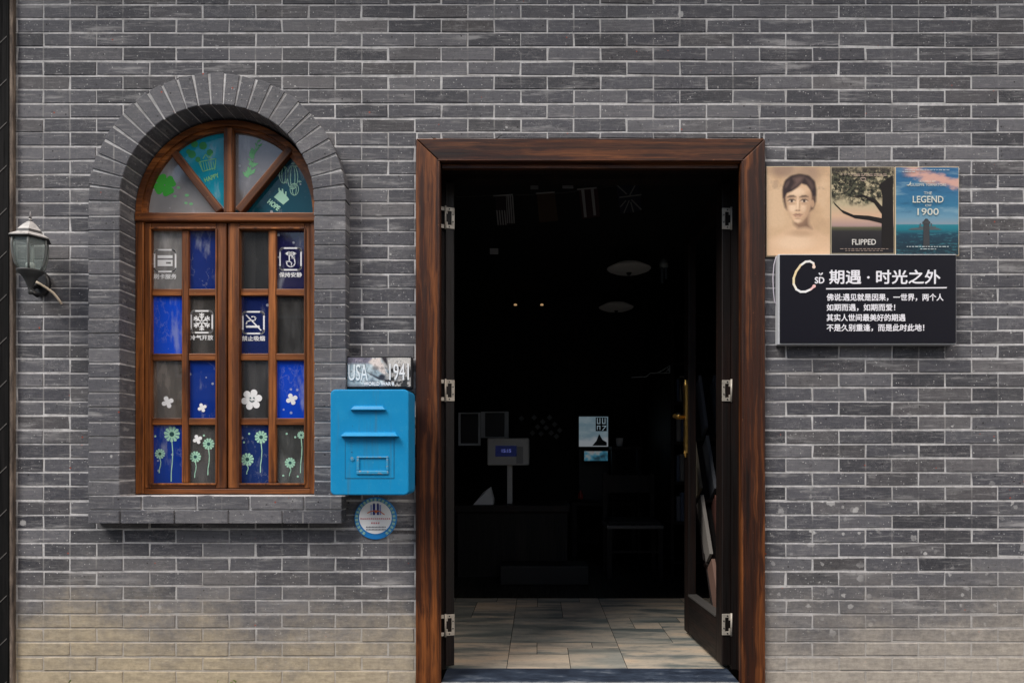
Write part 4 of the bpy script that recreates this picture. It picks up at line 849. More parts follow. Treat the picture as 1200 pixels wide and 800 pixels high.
# ------------------------------------------------------------------ number plate above the mailbox
py_ = -.05; ax = lambda u: X(u, py_); az = lambda v: Z(v, py_)
t = thing('number_plate', (ax(444), py_, az(455)), 'black rimmed tin number plate reading USA 1941 above the mailbox', 'sign')
b = MB(); b.prism(rrect(ax(405.5), ax(483), az(455), az(417), .008), py_, py_ + .035); b.build('rim', BLACKP, t, bevel=.002)
M = Mt('plate_picture'); P = M.pos(); x, y, z = M.xyz(P)
fx = M.step(x, ax(407), ax(482)); 
c = M.mix(M.step(M.noise(P, 12., 4, .6), .42, .6), (.22, .29, .33), (.52, .58, .60))
dk = M.mix(M.step(M.noise(P, 26., 4, .7), .42, .62), (.03, .03, .032), (.36, .33, .31)); c = M.mix(M.step(M.ma('ADD', x, M.ma('MULTIPLY', M.noise(P, 9., 3), .12)), ax(438), ax(464)), c, dk)
c = M.mix(M.step(M.ma('ADD', z, M.ma('MULTIPLY', M.noise(P, 14., 3), .03)), az(427), az(419), 0., .75), c, (.10, .08, .10)); c = M.mix(M.step(z, az(449), az(452), 0., .6), c, (.06, .07, .09))
M.set(Base_Color=c, Roughness=.45)
b = MB(); b.prism(rrect(ax(407.3), ax(481.3), az(453), az(419), .006), py_ - .0022, py_ - .0004); b.build('printed_face', M, t)
tw = py_ - .0062
text('USA', 'lettering', ax(408.5), ax(431.5), az(446), az(427), tw, flat('pale_letters', (.72, .78, .80), .5), t, .0006)
text('1941', 'lettering', ax(456.5), ax(479.5), az(445.5), az(426), tw, WHITE, t, .0006)
text('WORLD WAR II', 'lettering', ax(426.5), ax(462), az(452), az(447.5), tw, flat('grey_letters', (.74, .76, .78), .5), t, .001); text('PEARL', 'lettering', ax(417), ax(426), az(424.3), az(421), tw, flat('mauve_letters', (.42, .38, .44), .5), t)

# ------------------------------------------------------------------ round badge under the mailbox
by_ = -.012; cxb, czb = X(440, by_), Z(607, by_); RB = 24.8*.00125*3.19
t = thing('round_badge', (cxb, by_, czb - RB), 'round white badge with a blue lettered rim under the mailbox', 'badge')
b = MB(); b.disc(cxb, czb, RB, by_, by_ + .01, 48); b.build('rim', flat('badge_blue', (.012, .22, .60), .4), t, bevel=.002)
b = MB(); b.disc(cxb, czb + .004, RB*.77, by_ - .002, by_ - .0005, 48); b.build('face', flat('badge_white', (.88, .89, .90), .4), t)
b = MB()
for q in range(25):
    a = rad(-128 - q*(284/24.)) ; r0 = RB*.885; x_, z_ = cxb + r0*math.cos(a), czb + r0*math.sin(a); u = (math.cos(a), math.sin(a)); v = (-u[1], u[0]); s = .0058
    for p in range(3): f = (p - 1)*.0044; b.stroke([(x_ + u[0]*f - v[0]*s, z_ + u[1]*f - v[1]*s), (x_ + u[0]*f + v[0]*s, z_ + u[1]*f + v[1]*s)], .0022, by_ - .002 - p*.0001, by_ - .0004)
    b.stroke([(x_ - u[0]*.006, z_ - u[1]*.006), (x_ + u[0]*.006, z_ + u[1]*.006)], .0022, by_ - .0024, by_ - .0004)
b.build('rim_lettering', flat('badge_mint', (.42, .70, .52), .5), t)
bx_ = lambda u: X(410 + u/14.28, by_); bz_ = lambda v: Z(578 + v/14.28, by_)
b = MB()
for u0, u1, v0, v1 in ((387, 424, 158, 355), (455, 488, 158, 355)): b.prism([(bx_(u0), bz_(v1)), (bx_(u1), bz_(v1)), (bx_(u1), bz_(v0 + 18)), ((bx_(u0)+bx_(u1))/2, bz_(v0)), (bx_(u0), bz_(v0 + 18))], by_ - .0035, by_ - .0021)
b.build('emblem', flat('badge_navy', (.012, .03, .22), .4), t)
b = MB()
for u0, u1 in ((350, 366), (500, 524)): b.prism([(bx_(u0), bz_(355)), (bx_(u1), bz_(355)), (bx_(u1), bz_(190)), (bx_(u0), bz_(185))], by_ - .0035, by_ - .0021)
b.build('emblem', flat('badge_lilac', (.30, .34, .62), .4), t)
b = MB(); b.stroke([(bx_(u), bz_(v)) for u, v in ((300, 325), (350, 298), (410, 285), (450, 283), (510, 300), (580, 348))], .0042, by_ - .0046, by_ - .0037); b.disc(bx_(440), bz_(300), .007, by_ - .0048, by_ - .0037, 12); b.build('emblem', flat('badge_orange', (.72, .20, .08), .4), t)
b = MB()
for u in range(180, 690, 34): b.prism([(bx_(u), bz_(430)), (bx_(u + 20), bz_(430)), (bx_(u + 20), bz_(405 + (u % 5)*2)), (bx_(u), bz_(408))], by_ - .0035, by_ - .0021)
for u in range(360, 510, 38): b.prism([(bx_(u), bz_(505)), (bx_(u + 22), bz_(505)), (bx_(u + 22), bz_(478)), (bx_(u), bz_(478))], by_ - .0035, by_ - .0021)
b.build('red_lettering', flat('badge_pink', (.62, .25, .27), .5), t)
b = MB()
for v in (548, 590):
    for u in range(275, 590, 24): b.prism([(bx_(u), bz_(v + 20)), (bx_(u + 15), bz_(v + 20)), (bx_(u + 15), bz_(v + (u % 7))), (bx_(u), bz_(v))], by_ - .0035, by_ - .0021)
b.build('fine_lettering', flat('badge_grey', (.16, .16, .18), .5), t)

# ------------------------------------------------------------------ black signboard on the right
sy = -.052; sx = lambda u: X(u, sy); sz = lambda v: Z(v, sy)
t = thing('signboard', (sx(1017), 0, sz(404)), 'black signboard with white Chinese lettering and pale edges below the three posters', 'sign')
EDGE = flat('pale_grey_edge', (.50, .51, .53), .45); SBLK = flat('sign_black', (.0065, .0065, .012), .4, Specular_IOR_Level=.16)
b = MB(); b.box(sx(912.5), sx(1121.5), sy + .004, -.0045, sz(403.5), sz(297.5)); b.build('casing', EDGE, t, bevel=.003)
b = MB(); b.box(sx(914), sx(1120.5), sy, sy + .0045, sz(402), sz(298.5)); b.build('face', SBLK, t, bevel=.0015)
ly = sy - .0012; SW = flat('sign_white', (.80, .79, .84), .45)
text('期遇 · 时光之外', 'title_lettering', sx(971.5), sx(1102), sz(333), sz(316), ly, SW, t, .0016)
b = MB(); b.prism([(sx(968), sz(339.2)), (sx(1109), sz(337.9)), (sx(1109.5), sz(336.5)), (sx(968), sz(337.8))], ly - .001, ly + .001); b.build('underline', SW, t)
text('佛说:遇见就是因果，一世界，两个人', 'body_lettering', sx(968.5), sx(1105.5), sz(352.8), sz(344), ly, SW, t, .0009)
text('如期而遇，如期而爱！', 'body_lettering', sx(968.5), sx(1049), sz(364.6), sz(356), ly, SW, t, .0009)
text('其实人世间最美好的期遇', 'body_lettering', sx(968.5), sx(1061), sz(376.4), sz(367.8), ly, SW, t, .0009)
text('不是久别重逢，而是此时此地！', 'body_lettering', sx(968.5), sx(1083), sz(388.4), sz(379.6), ly, SW, t, .0009)
text('SD', 'emblem_lettering', sx(954.6), sx(966), sz(332.3), sz(324.6), ly, SW, t, .0012)
b = MB(); b.stroke([(sx(959.8), sz(320.3)), (sx(961.6), sz(322.4)), (sx(963.5), sz(320.2))], .0055, ly - .001, ly + .001); b.build('caron', SW, t)
cpts = [(954, 313), (953, 308.5), (949, 306.3), (944, 306.8), (938, 311), (933, 318), (930, 326), (930, 333), (933, 339), (938, 342), (944, 341.8), (950, 339), (954, 335.5)]
cols_ = [(.85, .65, .50), (.85, .82, .78), (.82, .80, .8), (.85, .83, .78), (.80, .66, .42), (.80, .64, .36), (.84, .72, .45), (.84, .8, .68), (.85, .85, .85), (.85, .85, .85), (.85, .84, .84), (.85, .55, .55)]
CM = Mt('painted_stroke'); CM.set(Base_Color=CM.n('ShaderNodeAttribute', {'attribute_name': 'Col'}).outputs['Color'], Roughness=.45)
b = MB()
for i, ((u0, v0), (u1, v1)) in enumerate(zip(cpts, cpts[1:])):
    n0 = len(b.f); b.stroke([(sx(u0), sz(v0)), (sx(u1), sz(v1))], .0098, ly - .0008 - i*.00003, ly + .001)
    for q in range(n0, len(b.f)): b.c[q] = cols_[i]
b.disc(sx(953.6), sz(313), .0075, ly - .0014, ly + .001, 12); b.disc(sx(953.8), sz(335.4), .0078, ly - .0014, ly + .001, 12)
for q in range(len(b.f) - 28, len(b.f)): b.c[q] = (.84, .66, .55) if q < len(b.f) - 14 else (.84, .5, .48)
b.build('emblem_stroke', CM, t)
b = MB(); b.tube([(X(u, -.02), -.02, Z(v, -.02)) for u, v in ((913, 299), (909.5, 301), (907, 310), (905.8, 325), (906.3, 340), (907.5, 353), (910, 357), (913, 358))], .0024, 6)
tag(b.build('cable', flat('mauve_white_cable', (.62, .57, .64), .5), smooth=True), 'thin white cable looping down beside the left edge of the black signboard', 'cable')

# ------------------------------------------------------------------ three posters
yp = -.016; qx = lambda u: X(u, yp); qz = lambda v: Z(v, yp)
def poster(u0, u1, v0, v1, lab, m, edge=(.62, .50, .33)):
    t = thing('poster', (qx((u0+u1)/2), yp, qz(v1)), lab, 'poster', 'posters above the signboard')
    b = MB(); b.box(qx(u0), qx(u1), yp, -.0045, qz(v1), qz(v0)); b.build('board', flat('poster_edge', edge, .6), t, bevel=.0012)
    b = MB(); b.box(qx(u0 + .9), qx(u1 - .9), yp - .0011, yp + .001, qz(v1 - .9), qz(v0 + .9)); b.build('print', m, t); return t
M = Mt('tan_print'); P = M.pos(); c = M.ramp(M.noise(P, 5., 5, .6), [(.34, (.50, .33, .20)), (.5, (.68, .46, .28)), (.68, (.74, .54, .35))])
x, y, z = M.xyz(P); c = M.mix(M.step(M.ma('ADD', z, M.ma('MULTIPLY', M.noise(P, 7., 4), .12)), qz(213), qz(196), 0., .5), c, (.25, .17, .12)); M.set(Base_Color=c, Roughness=.5)
t = poster(898, 973, 195, 300.5, 'tan poster with a sepia portrait of a woman with short dark hair', M)
SK = flat('sepia_skin', (.72, .50, .32), .5); SK2 = flat('sepia_shade', (.36, .24, .155), .5); HR = flat('sepia_hair', (.045, .028, .026), .5); HR2 = flat('sepia_hair_light', (.11, .07, .06), .5)
L = lambda l: [(qx(u), qz(v)) for u, v in l]
def art(pts, name, m, d, par): b = MB(); b.prism(L(pts), yp - .0012 - d*.0004, yp - .0010 - d*.0004 + .0003); b.build(name, m, par)
import numpy as np
PRINT = Mt('painted_print'); PRINT.set(Base_Color=PRINT.n('ShaderNodeAttribute', {'attribute_name': 'Col'}).outputs['Color'], Roughness=.5, Specular_IOR_Level=.25)
class Print:            # a printed picture: one colour per small cell of the sheet
    def __init__(p, u0, u1, v0, v1, step):
        p.u = np.arange(u0, u1 + 1e-6, step); p.v = np.arange(v0, v1 + 1e-6, step); p.U, p.V = np.meshgrid(p.u, p.v); p.c = np.zeros(p.U.shape + (3,)); p.rng = np.random.RandomState(3)
    def noise(p, cell, seed):
        r = np.random.RandomState(seed); out = 0; amp = 1; tot = 0
        for o in range(4):
            n = r.rand(200, 200); x = (p.U - p.u[0])/cell*2**o; y = (p.V - p.v[0])/cell*2**o; xi, yi = x.astype(int) % 199, y.astype(int) % 199; fx, fy = x % 1, y % 1; fx = fx*fx*(3-2*fx); fy = fy*fy*(3-2*fy)
            out = out + amp*((n[yi, xi]*(1-fx) + n[yi, xi+1]*fx)*(1-fy) + (n[yi+1, xi]*(1-fx) + n[yi+1, xi+1]*fx)*fy); tot += amp; amp *= .55
        return out/tot
    def put(p, mask, col): p.c = p.c*(1 - mask[..., None]) + np.array(col)*mask[..., None]
    def poly(p, pts, col, soft=.6, a=1., grow=0.):
        d = np.full(p.U.shape, 1e9); ins = np.zeros(p.U.shape, bool); n = len(pts)
        for i in range(n):
            (x0, y0), (x1, y1) = pts[i], pts[(i+1) % n]; ex, ey = x1-x0, y1-y0; t = np.clip(((p.U-x0)*ex + (p.V-y0)*ey)/(ex*ex+ey*ey+1e-9), 0, 1)
            d = np.minimum(d, np.hypot(p.U-x0-t*ex, p.V-y0-t*ey)); cr = (y0 > p.V) != (y1 > p.V); ins ^= cr & (p.U < ex*(p.V-y0)/((y1-y0) if abs(y1-y0) > 1e-9 else 1e-9) + x0)
        sd = np.where(ins, d, -d) + grow; p.put(np.clip(sd/soft*.5 + .5, 0, 1)*a, col)
    def oval(p, cx, cy, rx, ry, col, soft=.5, a=1., rot=0.):
        x, y = p.U-cx, p.V-cy; c_, s_ = math.cos(rot), math.sin(rot); x, y = x*c_ + y*s_, -x*s_ + y*c_; r = np.hypot(x/rx, y/ry); m = np.clip((1 + soft*.5 - r)/soft, 0, 1); p.put(m*m*(3-2*m)*a, col)
    def build(p, name, fx, fz, y, par):
        b = MB(); nv, nu = p.U.shape
        for j in range(nv - 1):
            for i in range(nu - 1): b.face([(fx(p.u[i]), y, fz(p.v[j+1])), (fx(p.u[i+1]), y, fz(p.v[j+1])), (fx(p.u[i+1]), y, fz(p.v[j])), (fx(p.u[i]), y, fz(p.v[j]))], 0, tuple(p.c[j, i]))
        return b.build(name, PRINT, par)
p = Print(898.8, 972.4, 195.9, 299.7, .5); TAN = (.62, .415, .25); SH1 = (.40, .25, .155); DKH = (.035, .021, .022)
n1 = p.noise(26, 1); p.put(np.ones(p.U.shape), TAN); p.put(np.clip((n1 - .45)*2.4, 0, .55), (.72, .52, .34)); p.put(np.clip((.5 - n1)*2.2, 0, .5), (.47, .31, .19))
p.oval(917, 199, 16, 9, (.27, .175, .13), 1.2, .8); p.oval(946, 204, 14, 12, (.33, .22, .16), 1.2, .7); p.put(np.clip((p.noise(9, 5) - .52)*3, 0, .5)*(p.V < 222), (.36, .24, .17))
SKN = (.70, .47, .30); LT = (.86, .64, .45)
p.poly([(929, 252), (947, 250), (947.5, 262), (953, 269), (972, 277), (975, 302), (897, 302), (899, 280), (916, 273), (928.6, 266)], SKN, 3., .8); p.oval(930, 284, 22, 8, LT, 1.2, .5)
p.poly([(928.6, 255), (947, 249), (947.6, 262), (951, 268), (943, 266.5), (935, 267.5), (930, 263)], (.20, .115, .075), 2.6, .95); p.oval(938, 273, 14, 4, SH1, 1.4, .5)
p.poly([(917.4, 236), (916.4, 223), (919, 212.5), (925.6, 206.4), (935.6, 203.8), (946.5, 205.4), (953.8, 211.6), (956.6, 222), (956, 236), (952.6, 245), (948, 248), (922, 246), (919.4, 243)], DKH, 1.6)
p.oval(951.6, 238.6, 2.2, 4.4, (.50, .32, .20), .7)
FC = [(920.4, 226), (920.8, 236), (922.2, 245), (925.4, 253.4), (930, 259.4), (934.6, 262), (939.4, 260.2), (945, 253.6), (948.8, 245), (950.4, 236), (950.4, 226), (947, 217), (938, 211), (928, 214), (922.6, 219)]
p.poly(FC, SKN, 1.2)
p.poly([(951, 224), (950.6, 236), (949, 245), (945, 254), (939.4, 260.6), (935, 262), (940.4, 255), (943.6, 247), (945.6, 238), (946, 228)], (.40, .24, .15), 5., .85)
p.poly([(920, 228), (920.6, 238), (922.4, 247), (926, 255), (925.4, 248), (923.4, 240), (923, 232)], (.46, .29, .18), 3., .6)
p.oval(928.4, 243.6, 4.2, 4.4, LT, 1.3, .75); p.oval(941, 243.6, 3, 4, LT, 1.4, .4); p.oval(933.5, 224.6, 8, 4.6, LT, 1.3, .7); p.oval(934.4, 238.5, 1.1, 7, LT, 1.3, .75); p.oval(934.2, 258.6, 3.4, 2, LT, 1.3, .5)
for u, k_ in ((927.2, 1), (941.8, -1)):
    p.oval(u, 232.6, 5.4, 2.6, (.42, .265, .17), 1.2, .6); p.oval(u, 238.8, 4.4, 1.5, (.46, .29, .19), 1.2, .6)
    p.poly([(u - 5, 231), (u - 2.4, 229.2), (u + 2.2, 228.9), (u + 5, 230.6), (u + 2, 230.6), (u - 2, 230.9)], DKH, 1.1, .92, .25)
    p.oval(u, 235.6, 3.7, 1.6, (.74, .57, .42), .5, .9); p.oval(u + .2, 235.5, 1.5, 1.6, DKH, .6, .95); p.poly([(u - 4.6, 235.6), (u - 1.8, 233.3), (u + 1.8, 233.2), (u + 4.8, 235), (u + 1.6, 234.4), (u - 1.6, 234.5)], DKH, .9, .95, .2); p.oval(u, 237.1, 3.4, .4, (.25, .14, .1), 1., .55)
p.oval(936.6, 241, .9, 5, (.44, .28, .18), 1.4, .6); p.oval(934.6, 246.6, 3.2, .9, (.34, .20, .13), 1.2, .75); p.oval(932.6, 246.5, .7, .5, DKH, 1., .6); p.oval(936.4, 246.5, .7, .5, DKH, 1., .6)
p.poly([(928.8, 251.6), (932.6, 250.2), (934.5, 250.7), (936.4, 250.2), (940.2, 251.4), (934.6, 252.2)], (.20, .085, .065), .9, .92); p.poly([(929.6, 252.1), (934.6, 252.5), (939.4, 251.9), (937.4, 254), (934.4, 254.6), (931.4, 254)], (.36, .17, .12), .9, .9); p.oval(934.4, 253.4, 2., .5, LT, 1.2, .45); p.oval(934.4, 256.2, 3., .9, (.42, .26, .17), 1.2, .65)
p.poly([(917.2, 232), (917.2, 219), (920.6, 210.6), (928, 205.6), (938, 204.2), (948.4, 206.6), (954.6, 213.6), (955.6, 229), (952, 230), (949.8, 222.6), (944.6, 217), (939, 215.4), (934, 220), (927.4, 224.4), (922, 226.6), (919.6, 230)], DKH, 1.2)
p.poly([(929.4, 209), (936, 206.8), (941.4, 207.6), (938.6, 212.6), (933.4, 217.4), (927.6, 220.6), (931.6, 214)], (.16, .10, .085), 2.4, .85); p.poly([(944, 208.8), (949.6, 212), (953, 219), (951, 222), (947, 215)], (.13, .082, .07), 2.2, .8); p.oval(922, 216, 1.8, 5, (.11, .07, .062), 1.2, .7, .5)
p.c *= (.94 + .12*p.rng.rand(*p.U.shape))[..., None]
p.build('portrait', qx, qz, yp - .0018, t)
# dusk tree landscape
M = Mt('dusk_landscape_print'); P = M.pos(); x, y, z = M.xyz(P)
zz = M.step(z, qz(297), qz(195)); dusk = M.ramp(zz, [(0, (.014, .013, .016)), (.16, (.028, .026, .028)), (.21, (.10, .10, .055)), (.24, (.40, .27, .25)), (.40, (.64, .42, .28)), (.6, (.50, .42, .27))])
leaf = M.noise(P, 34., 6, .75); th_ = M.step(M.ma('ADD', z, M.ma('MULTIPLY', M.ma('SUBTRACT', M.noise(P, 10., 4, .6), .5), .22)), qz(246), qz(233))
c = M.mix(M.ma('MULTIPLY', th_, M.step(leaf, .40, .50)), dusk, M.mix(M.step(M.noise(P, 70., 3, .7), .4, .65), (.010, .010, .008), (.095, .095, .06)))
c = M.mix(M.step(z, qz(206), qz(199), 0., .6), c, (.05, .04, .035)); M.set(Base_Color=c, Roughness=.45, Specular_IOR_Level=.2)
t = poster(973.6, 1048, 195.5, 297.5, 'dark poster of a large tree against a pink dusk sky, titled FLIPPED', M, (.42, .36, .25))
BARK = flat('tree_print', (.010, .008, .008), .5, Specular_IOR_Level=.2)
art([(1033, 291), (1033, 255), (1034, 232), (1031, 216), (1046, 205), (1047, 291)], 'trunk', BARK, 1, t)
art([(1034, 262), (1018, 258), (1002, 256), (988, 250), (978, 240), (976, 236), (986, 246), (1000, 252), (1018, 253), (1034, 256)], 'branch', BARK, 2, t)
art([(1034, 252), (1024, 238), (1012, 231), (998, 231), (1010, 228), (1026, 234), (1035, 244)], 'branch', BARK, 3, t)
PL = flat('poster_letters', (.66, .64, .60), .5); WM = flat('poster_small_letters', (.36, .27, .22), .5)
text('FLIPPED', 'lettering', qx(998), qx(1026), qz(287.2), qz(280.6), yp - .0042, PL, t, .0005)
b = MB()
for v, u0, u1 in ((204.2, 985, 1036), (205.9, 1000, 1034)): 
    u = u0
    while u < u1: w = R.uniform(2, 5); b.prism(L([(u, v + .9), (u + w, v + .9), (u + w, v), (u, v)]), yp - .0042, yp - .004); u += w + 1.2
for v, u0, u1 in ((291.5, 984, 1040), (293.6, 990, 1034)):
    u = u0
    while u < u1: w = R.uniform(2, 5); b.prism(L([(u, v + .6), (u + w, v + .6), (u + w, v), (u, v)]), yp - .0042, yp - .004); u += w + 1.2
b.build('small_print', WM, t)
b = MB(); b.ring(qx(1011), qz(209.5), .010, .0135, yp - .0042, yp - .004, 18, rad(170), rad(370)); b.prism(L([(1008.5, 209.5), (1013.5, 209.5), (1013.5, 208.3), (1008.5, 208.3)]), yp - .0043, yp - .004); b.build('emblem', WM, t)
# blue sea poster
M = Mt('blue_sea_print'); P = M.pos(); x, y, z = M.xyz(P)
zz = M.step(z, qz(299), qz(196)); c = M.ramp(zz, [(0, (.012, .03, .045)), (.14, (.012, .05, .085)), (.20, (.012, .16, .21)), (.275, (.02, .21, .27)), (.285, (.22, .30, .36)), (.40, (.14, .29, .40)), (.6, (.035, .17, .30)), (1., (.025, .12, .26))])
cw = M.noise(M.map(P, (1, 1, 5), rot=(0, rad(6), 0)), 5.5, 5, .6); up = M.step(z, qz(262), qz(250)); c = M.mix(M.ma('MULTIPLY', up, M.step(cw, .5, .68, 0., .6)), c, (.22, .38, .47)); c = M.mix(M.ma('MULTIPLY', up, M.step(cw, .46, .3, 0., .7)), c, (.012, .075, .16))
pk = M.ma('ADD', M.ma('MULTIPLY', M.ma('ABSOLUTE', M.ma('SUBTRACT', z, M.ma('ADD', qz(203), M.ma('MULTIPLY', M.ma('SUBTRACT', x, qx(1070)), -.22)))), 1.), M.ma('MULTIPLY', M.noise(M.map(P, (1, 1, 2)), 12., 5, .65), .10)); c = M.mix(M.ma('MULTIPLY', M.step(pk, .088, .055), M.step(x, qx(1054), qx(1072))), c, (.62, .36, .30))
sea = M.noise(M.map(P, (1, 1, 4)), 30., 4, .7); c = M.mix(M.ma('MULTIPLY', M.step(z, qz(269.5), qz(271)), M.step(sea, .5, .7, 0., .5)), c, (.06, .28, .33)); M.set(Base_Color=c, Roughness=.42, Specular_IOR_Level=.2)
t = poster(1049, 1124, 195.5, 299.5, 'blue sea poster with a pink cloud, titled THE LEGEND OF 1900', M)
SH = flat('ship_print', (.055, .085, .10), .5)
art([(1064, 269.5), (1068, 267.5), (1074, 267), (1098, 267), (1104, 269.5)], 'hull', SH, 1, t); art([(1076, 267.2), (1077, 265.5), (1096, 265.5), (1097, 267.2)], 'upper_deck', SH, 2, t)
art([(1077, 265.6), (1077.8, 262), (1079, 262), (1078.6, 265.6)], 'funnel', SH, 3, t); art([(1090, 265.6), (1090.8, 262), (1092, 262), (1091.6, 265.6)], 'funnel', SH, 3, t)
art([(1081.5, 290), (1082, 259), (1084, 256.5), (1086.5, 256.5), (1088.5, 259), (1089, 290)], 'mooring_post', flat('post_print', (.022, .026, .032), .5), 4, t); art([(1080.5, 262), (1081, 259.5), (1089.5, 259.5), (1090, 262)], 'post_cap', flat('post_cap_print', (.03, .035, .042), .5), 5, t)
GL = flat('poster_gold_letters', (.60, .62, .55), .5)
text('THE', 'lettering', qx(1082), qx(1091.5), qz(228.3), qz(225), yp - .0042, GL, t); text('LEGEND', 'lettering', qx(1069), qx(1105), qz(238), qz(230), yp - .0042, GL, t, .0006); text('OF', 'lettering', qx(1083.5), qx(1091), qz(242.3), qz(240), yp - .0042, GL, t); text('1900', 'lettering', qx(1074.5), qx(1099.5), qz(252.5), qz(244.5), yp - .0042, GL, t, .0006)
text('A FABLE BY', 'lettering', qx(1077), qx(1096), qz(214.2), qz(212), yp - .0042, GL, t); text('GIUSEPPE TORNATORE', 'lettering', qx(1066), qx(1108), qz(218.5), qz(215.6), yp - .0042, GL, t)
b = MB()
for v, u0, u1, h in ((199.3, 1060, 1112, .8), (201.3, 1057, 1072, .8), (288.8, 1062, 1111, .9), (291.6, 1078, 1096, .9)):
    u = u0
    while u < u1: w = R.uniform(1.6, 4.5); b.prism(L([(u, v + h), (u + w, v + h), (u + w, v), (u, v)]), yp - .0042, yp - .004); u += w + 1.1
b.build('small_print', flat('poster_pale_letters', (.45, .52, .54), .5), t)
art([(1061.5, 217.5), (1065, 216.5), (1067, 212.5), (1066.6, 216), (1064.6, 218.2)], 'moon', GL, 6, t)

t = bpy.data.objects['number_plate']; p = Print(407.5, 481.3, 419.1, 452.9, .45)
n1, n2, n3 = p.noise(9, 11), p.noise(4, 12), p.noise(16, 13)
p.put(np.ones(p.U.shape), (.30, .38, .42)); p.put(np.clip((n1 - .40)*4, 0, 1), (.58, .66, .68)); p.put(np.clip((426 - p.V)/3 + .5, 0, 1)*.85*(p.U < 436), (.14, .11, .16)); p.put(np.clip((p.V - 449)/3, 0, 1)*.6, (.10, .11, .15))
m = np.clip((p.U - 450 + (n3 - .5)*14)/4, 0, 1); p.put(m, (.035, .035, .035)); p.put(m*np.clip((n2 - .44)*7, 0, 1), (.46, .43, .40)); p.put(m*np.clip((431 - p.V + (n1 - .5)*16)/4, 0, 1)*.8, (.62, .59, .55))
p.poly([(432, 424), (437, 419), (446, 418.6), (447, 426), (443, 433), (437, 428)], (.74, .64, .58), 1.4); p.poly([(444, 424), (449, 425), (453, 437), (450, 439), (444, 434)], (.70, .60, .54), 1.4); p.poly([(446, 418), (453.5, 418), (455, 430), (450, 424)], (.03, .025, .03), 1.2); p.oval(440, 431, 4, 2.6, (.16, .15, .15), 1., .8)
p.poly([(430, 435.6), (444, 442), (458, 446), (444, 444.6)], (.03, .035, .05), .9, 1., .3); p.oval(447.5, 441.5, 4, 3.4, (.03, .035, .05), .8); p.poly([(436, 443), (446, 449), (430, 449)], (.12, .14, .17), 1.6, .8)
p.put(np.clip((n2 - .60)*8, 0, .6)*(p.rng.rand(*p.U.shape) > .25), (.08, .08, .09)); p.c *= (.85 + .3*p.rng.rand(*p.U.shape))[..., None]
p.build('picture', ax, az, py_ - .003, t)

# ------------------------------------------------------------------ wall lantern
LY = -.125; lx = X(35.5, LY); lz = lambda v: Z(v, LY); pw = .00125*(LY - CY)
t = thing('wall_lantern', (lx, -.005, lz(345)), 'black six sided wall lantern with a dusty pale cap by the black panel', 'wall lamp')
M = Mt('dusty_lantern_paint'); P = M.pos(); N_ = M.xyz(M.n('ShaderNodeNewGeometry').outputs['Normal']); dust = M.ma('MULTIPLY', M.step(N_[2], .15, .6), M.step(M.noise(P, 40., 4, .7), .3, .55, .55, 1.)); M.set(Base_Color=M.mix(dust, (.016, .016, .018), (.50, .48, .46)), Roughness=.6); LPAINT = M
b = MB(); prof = [(.1*pw, 254), (1.4*pw, 255), (1.2*pw, 256.5), (2.2*pw, 258), (2.0*pw, 259.5), (3.5*pw, 260.5), (8*pw, 265), (13*pw, 271), (14*pw, 274.5), (21.5*pw, 279), (22*pw, 280.6), (19*pw, 281.2), (5*pw, 281.2)]
b.lathe([(r, lz(v)) for r, v in prof][::-1], lx, LY, 6, ph=.0); b.build('cap', LPAINT, t, bevel=.002)
b = MB(); b.tube([(lx, LY, lz(256)), (lx, LY, lz(248))], [.006, .0012], 8); b.build('finial', flat('grey_finial', (.25, .24, .24), .6), t, smooth=True)
GLS = Mt('dusty_lantern_glass', (.40, .46, .44), .3); tr = GLS.n('ShaderNodeBsdfTransparent', Color=(.85, .9, .88)); mxs = GLS.n('ShaderNodeMixShader', Fac=.30)
GLS.nt.links.new(tr.outputs[0], mxs.inputs[1]); GLS.nt.links.new(GLS.b.outputs[0], mxs.inputs[2]); GLS.nt.links.new(mxs.outputs[0], GLS.out.inputs[0])
prof = [(17.5*pw, 282), (18.2*pw, 290), (17.4*pw, 300), (14.8*pw, 311), (11.6*pw, 318)]
b = MB(); n6 = 6; vs = []
for r_, v in prof:
    for q in range(6): a = 2*math.pi*q/6; vs.append((lx + r_*math.cos(a), LY + r_*math.sin(a), lz(v)))
b.mesh(vs, [(i*6+q, (i+1)*6+q, (i+1)*6+(q+1) % 6, i*6+(q+1) % 6) for i in range(len(prof)-1) for q in range(6)]); b.build('lantern_glass', GLS, t)
b = MB()
for q in range(6):
    a = 2*math.pi*q/6; b.tube([(lx + (r_ + .002)*math.cos(a), LY + (r_ + .002)*math.sin(a), lz(v)) for r_, v in prof], .0046, 6)
b.build('rib', flat('grey_worn_rib', (.13, .14, .135), .6), t, smooth=True)
b = MB(); b.lathe([(r_*pw, lz(v)) for r_, v in ((1.5, 345), (2.5, 342), (1.6, 339), (3, 336), (5, 330), (8, 324), (13.5, 319), (13.8, 317))], lx, LY, 12); b.build('base_cup', flat('dusty_black_paint', (.035, .036, .036), .6), t, smooth=True)
bp = (X(49.5, -.01), Z(333, -.01)); b = MB(); b.disc(bp[0], bp[1], .044, -.03, -.004, 28, .058); b.build('wall_plate', BLACKP, t, bevel=.012, seg=3)
b = MB(); b.tube([(bp[0], -.03, bp[1] - .01), (bp[0] - .012, -.07, bp[1] - .035), (lx + .02, -.11, lz(345)), (lx, LY, lz(341))], [.011, .010, .010, .009], 10); b.build('arm', BLACKP, t, smooth=True)
b = MB(); 
for du in (-2.4, 2.4): b.tube([(lx + du*pw, LY, lz(309)), (lx + du*pw, LY, lz(290)), (lx + du*pw*.6, LY, lz(287.5))], .0062, 8)
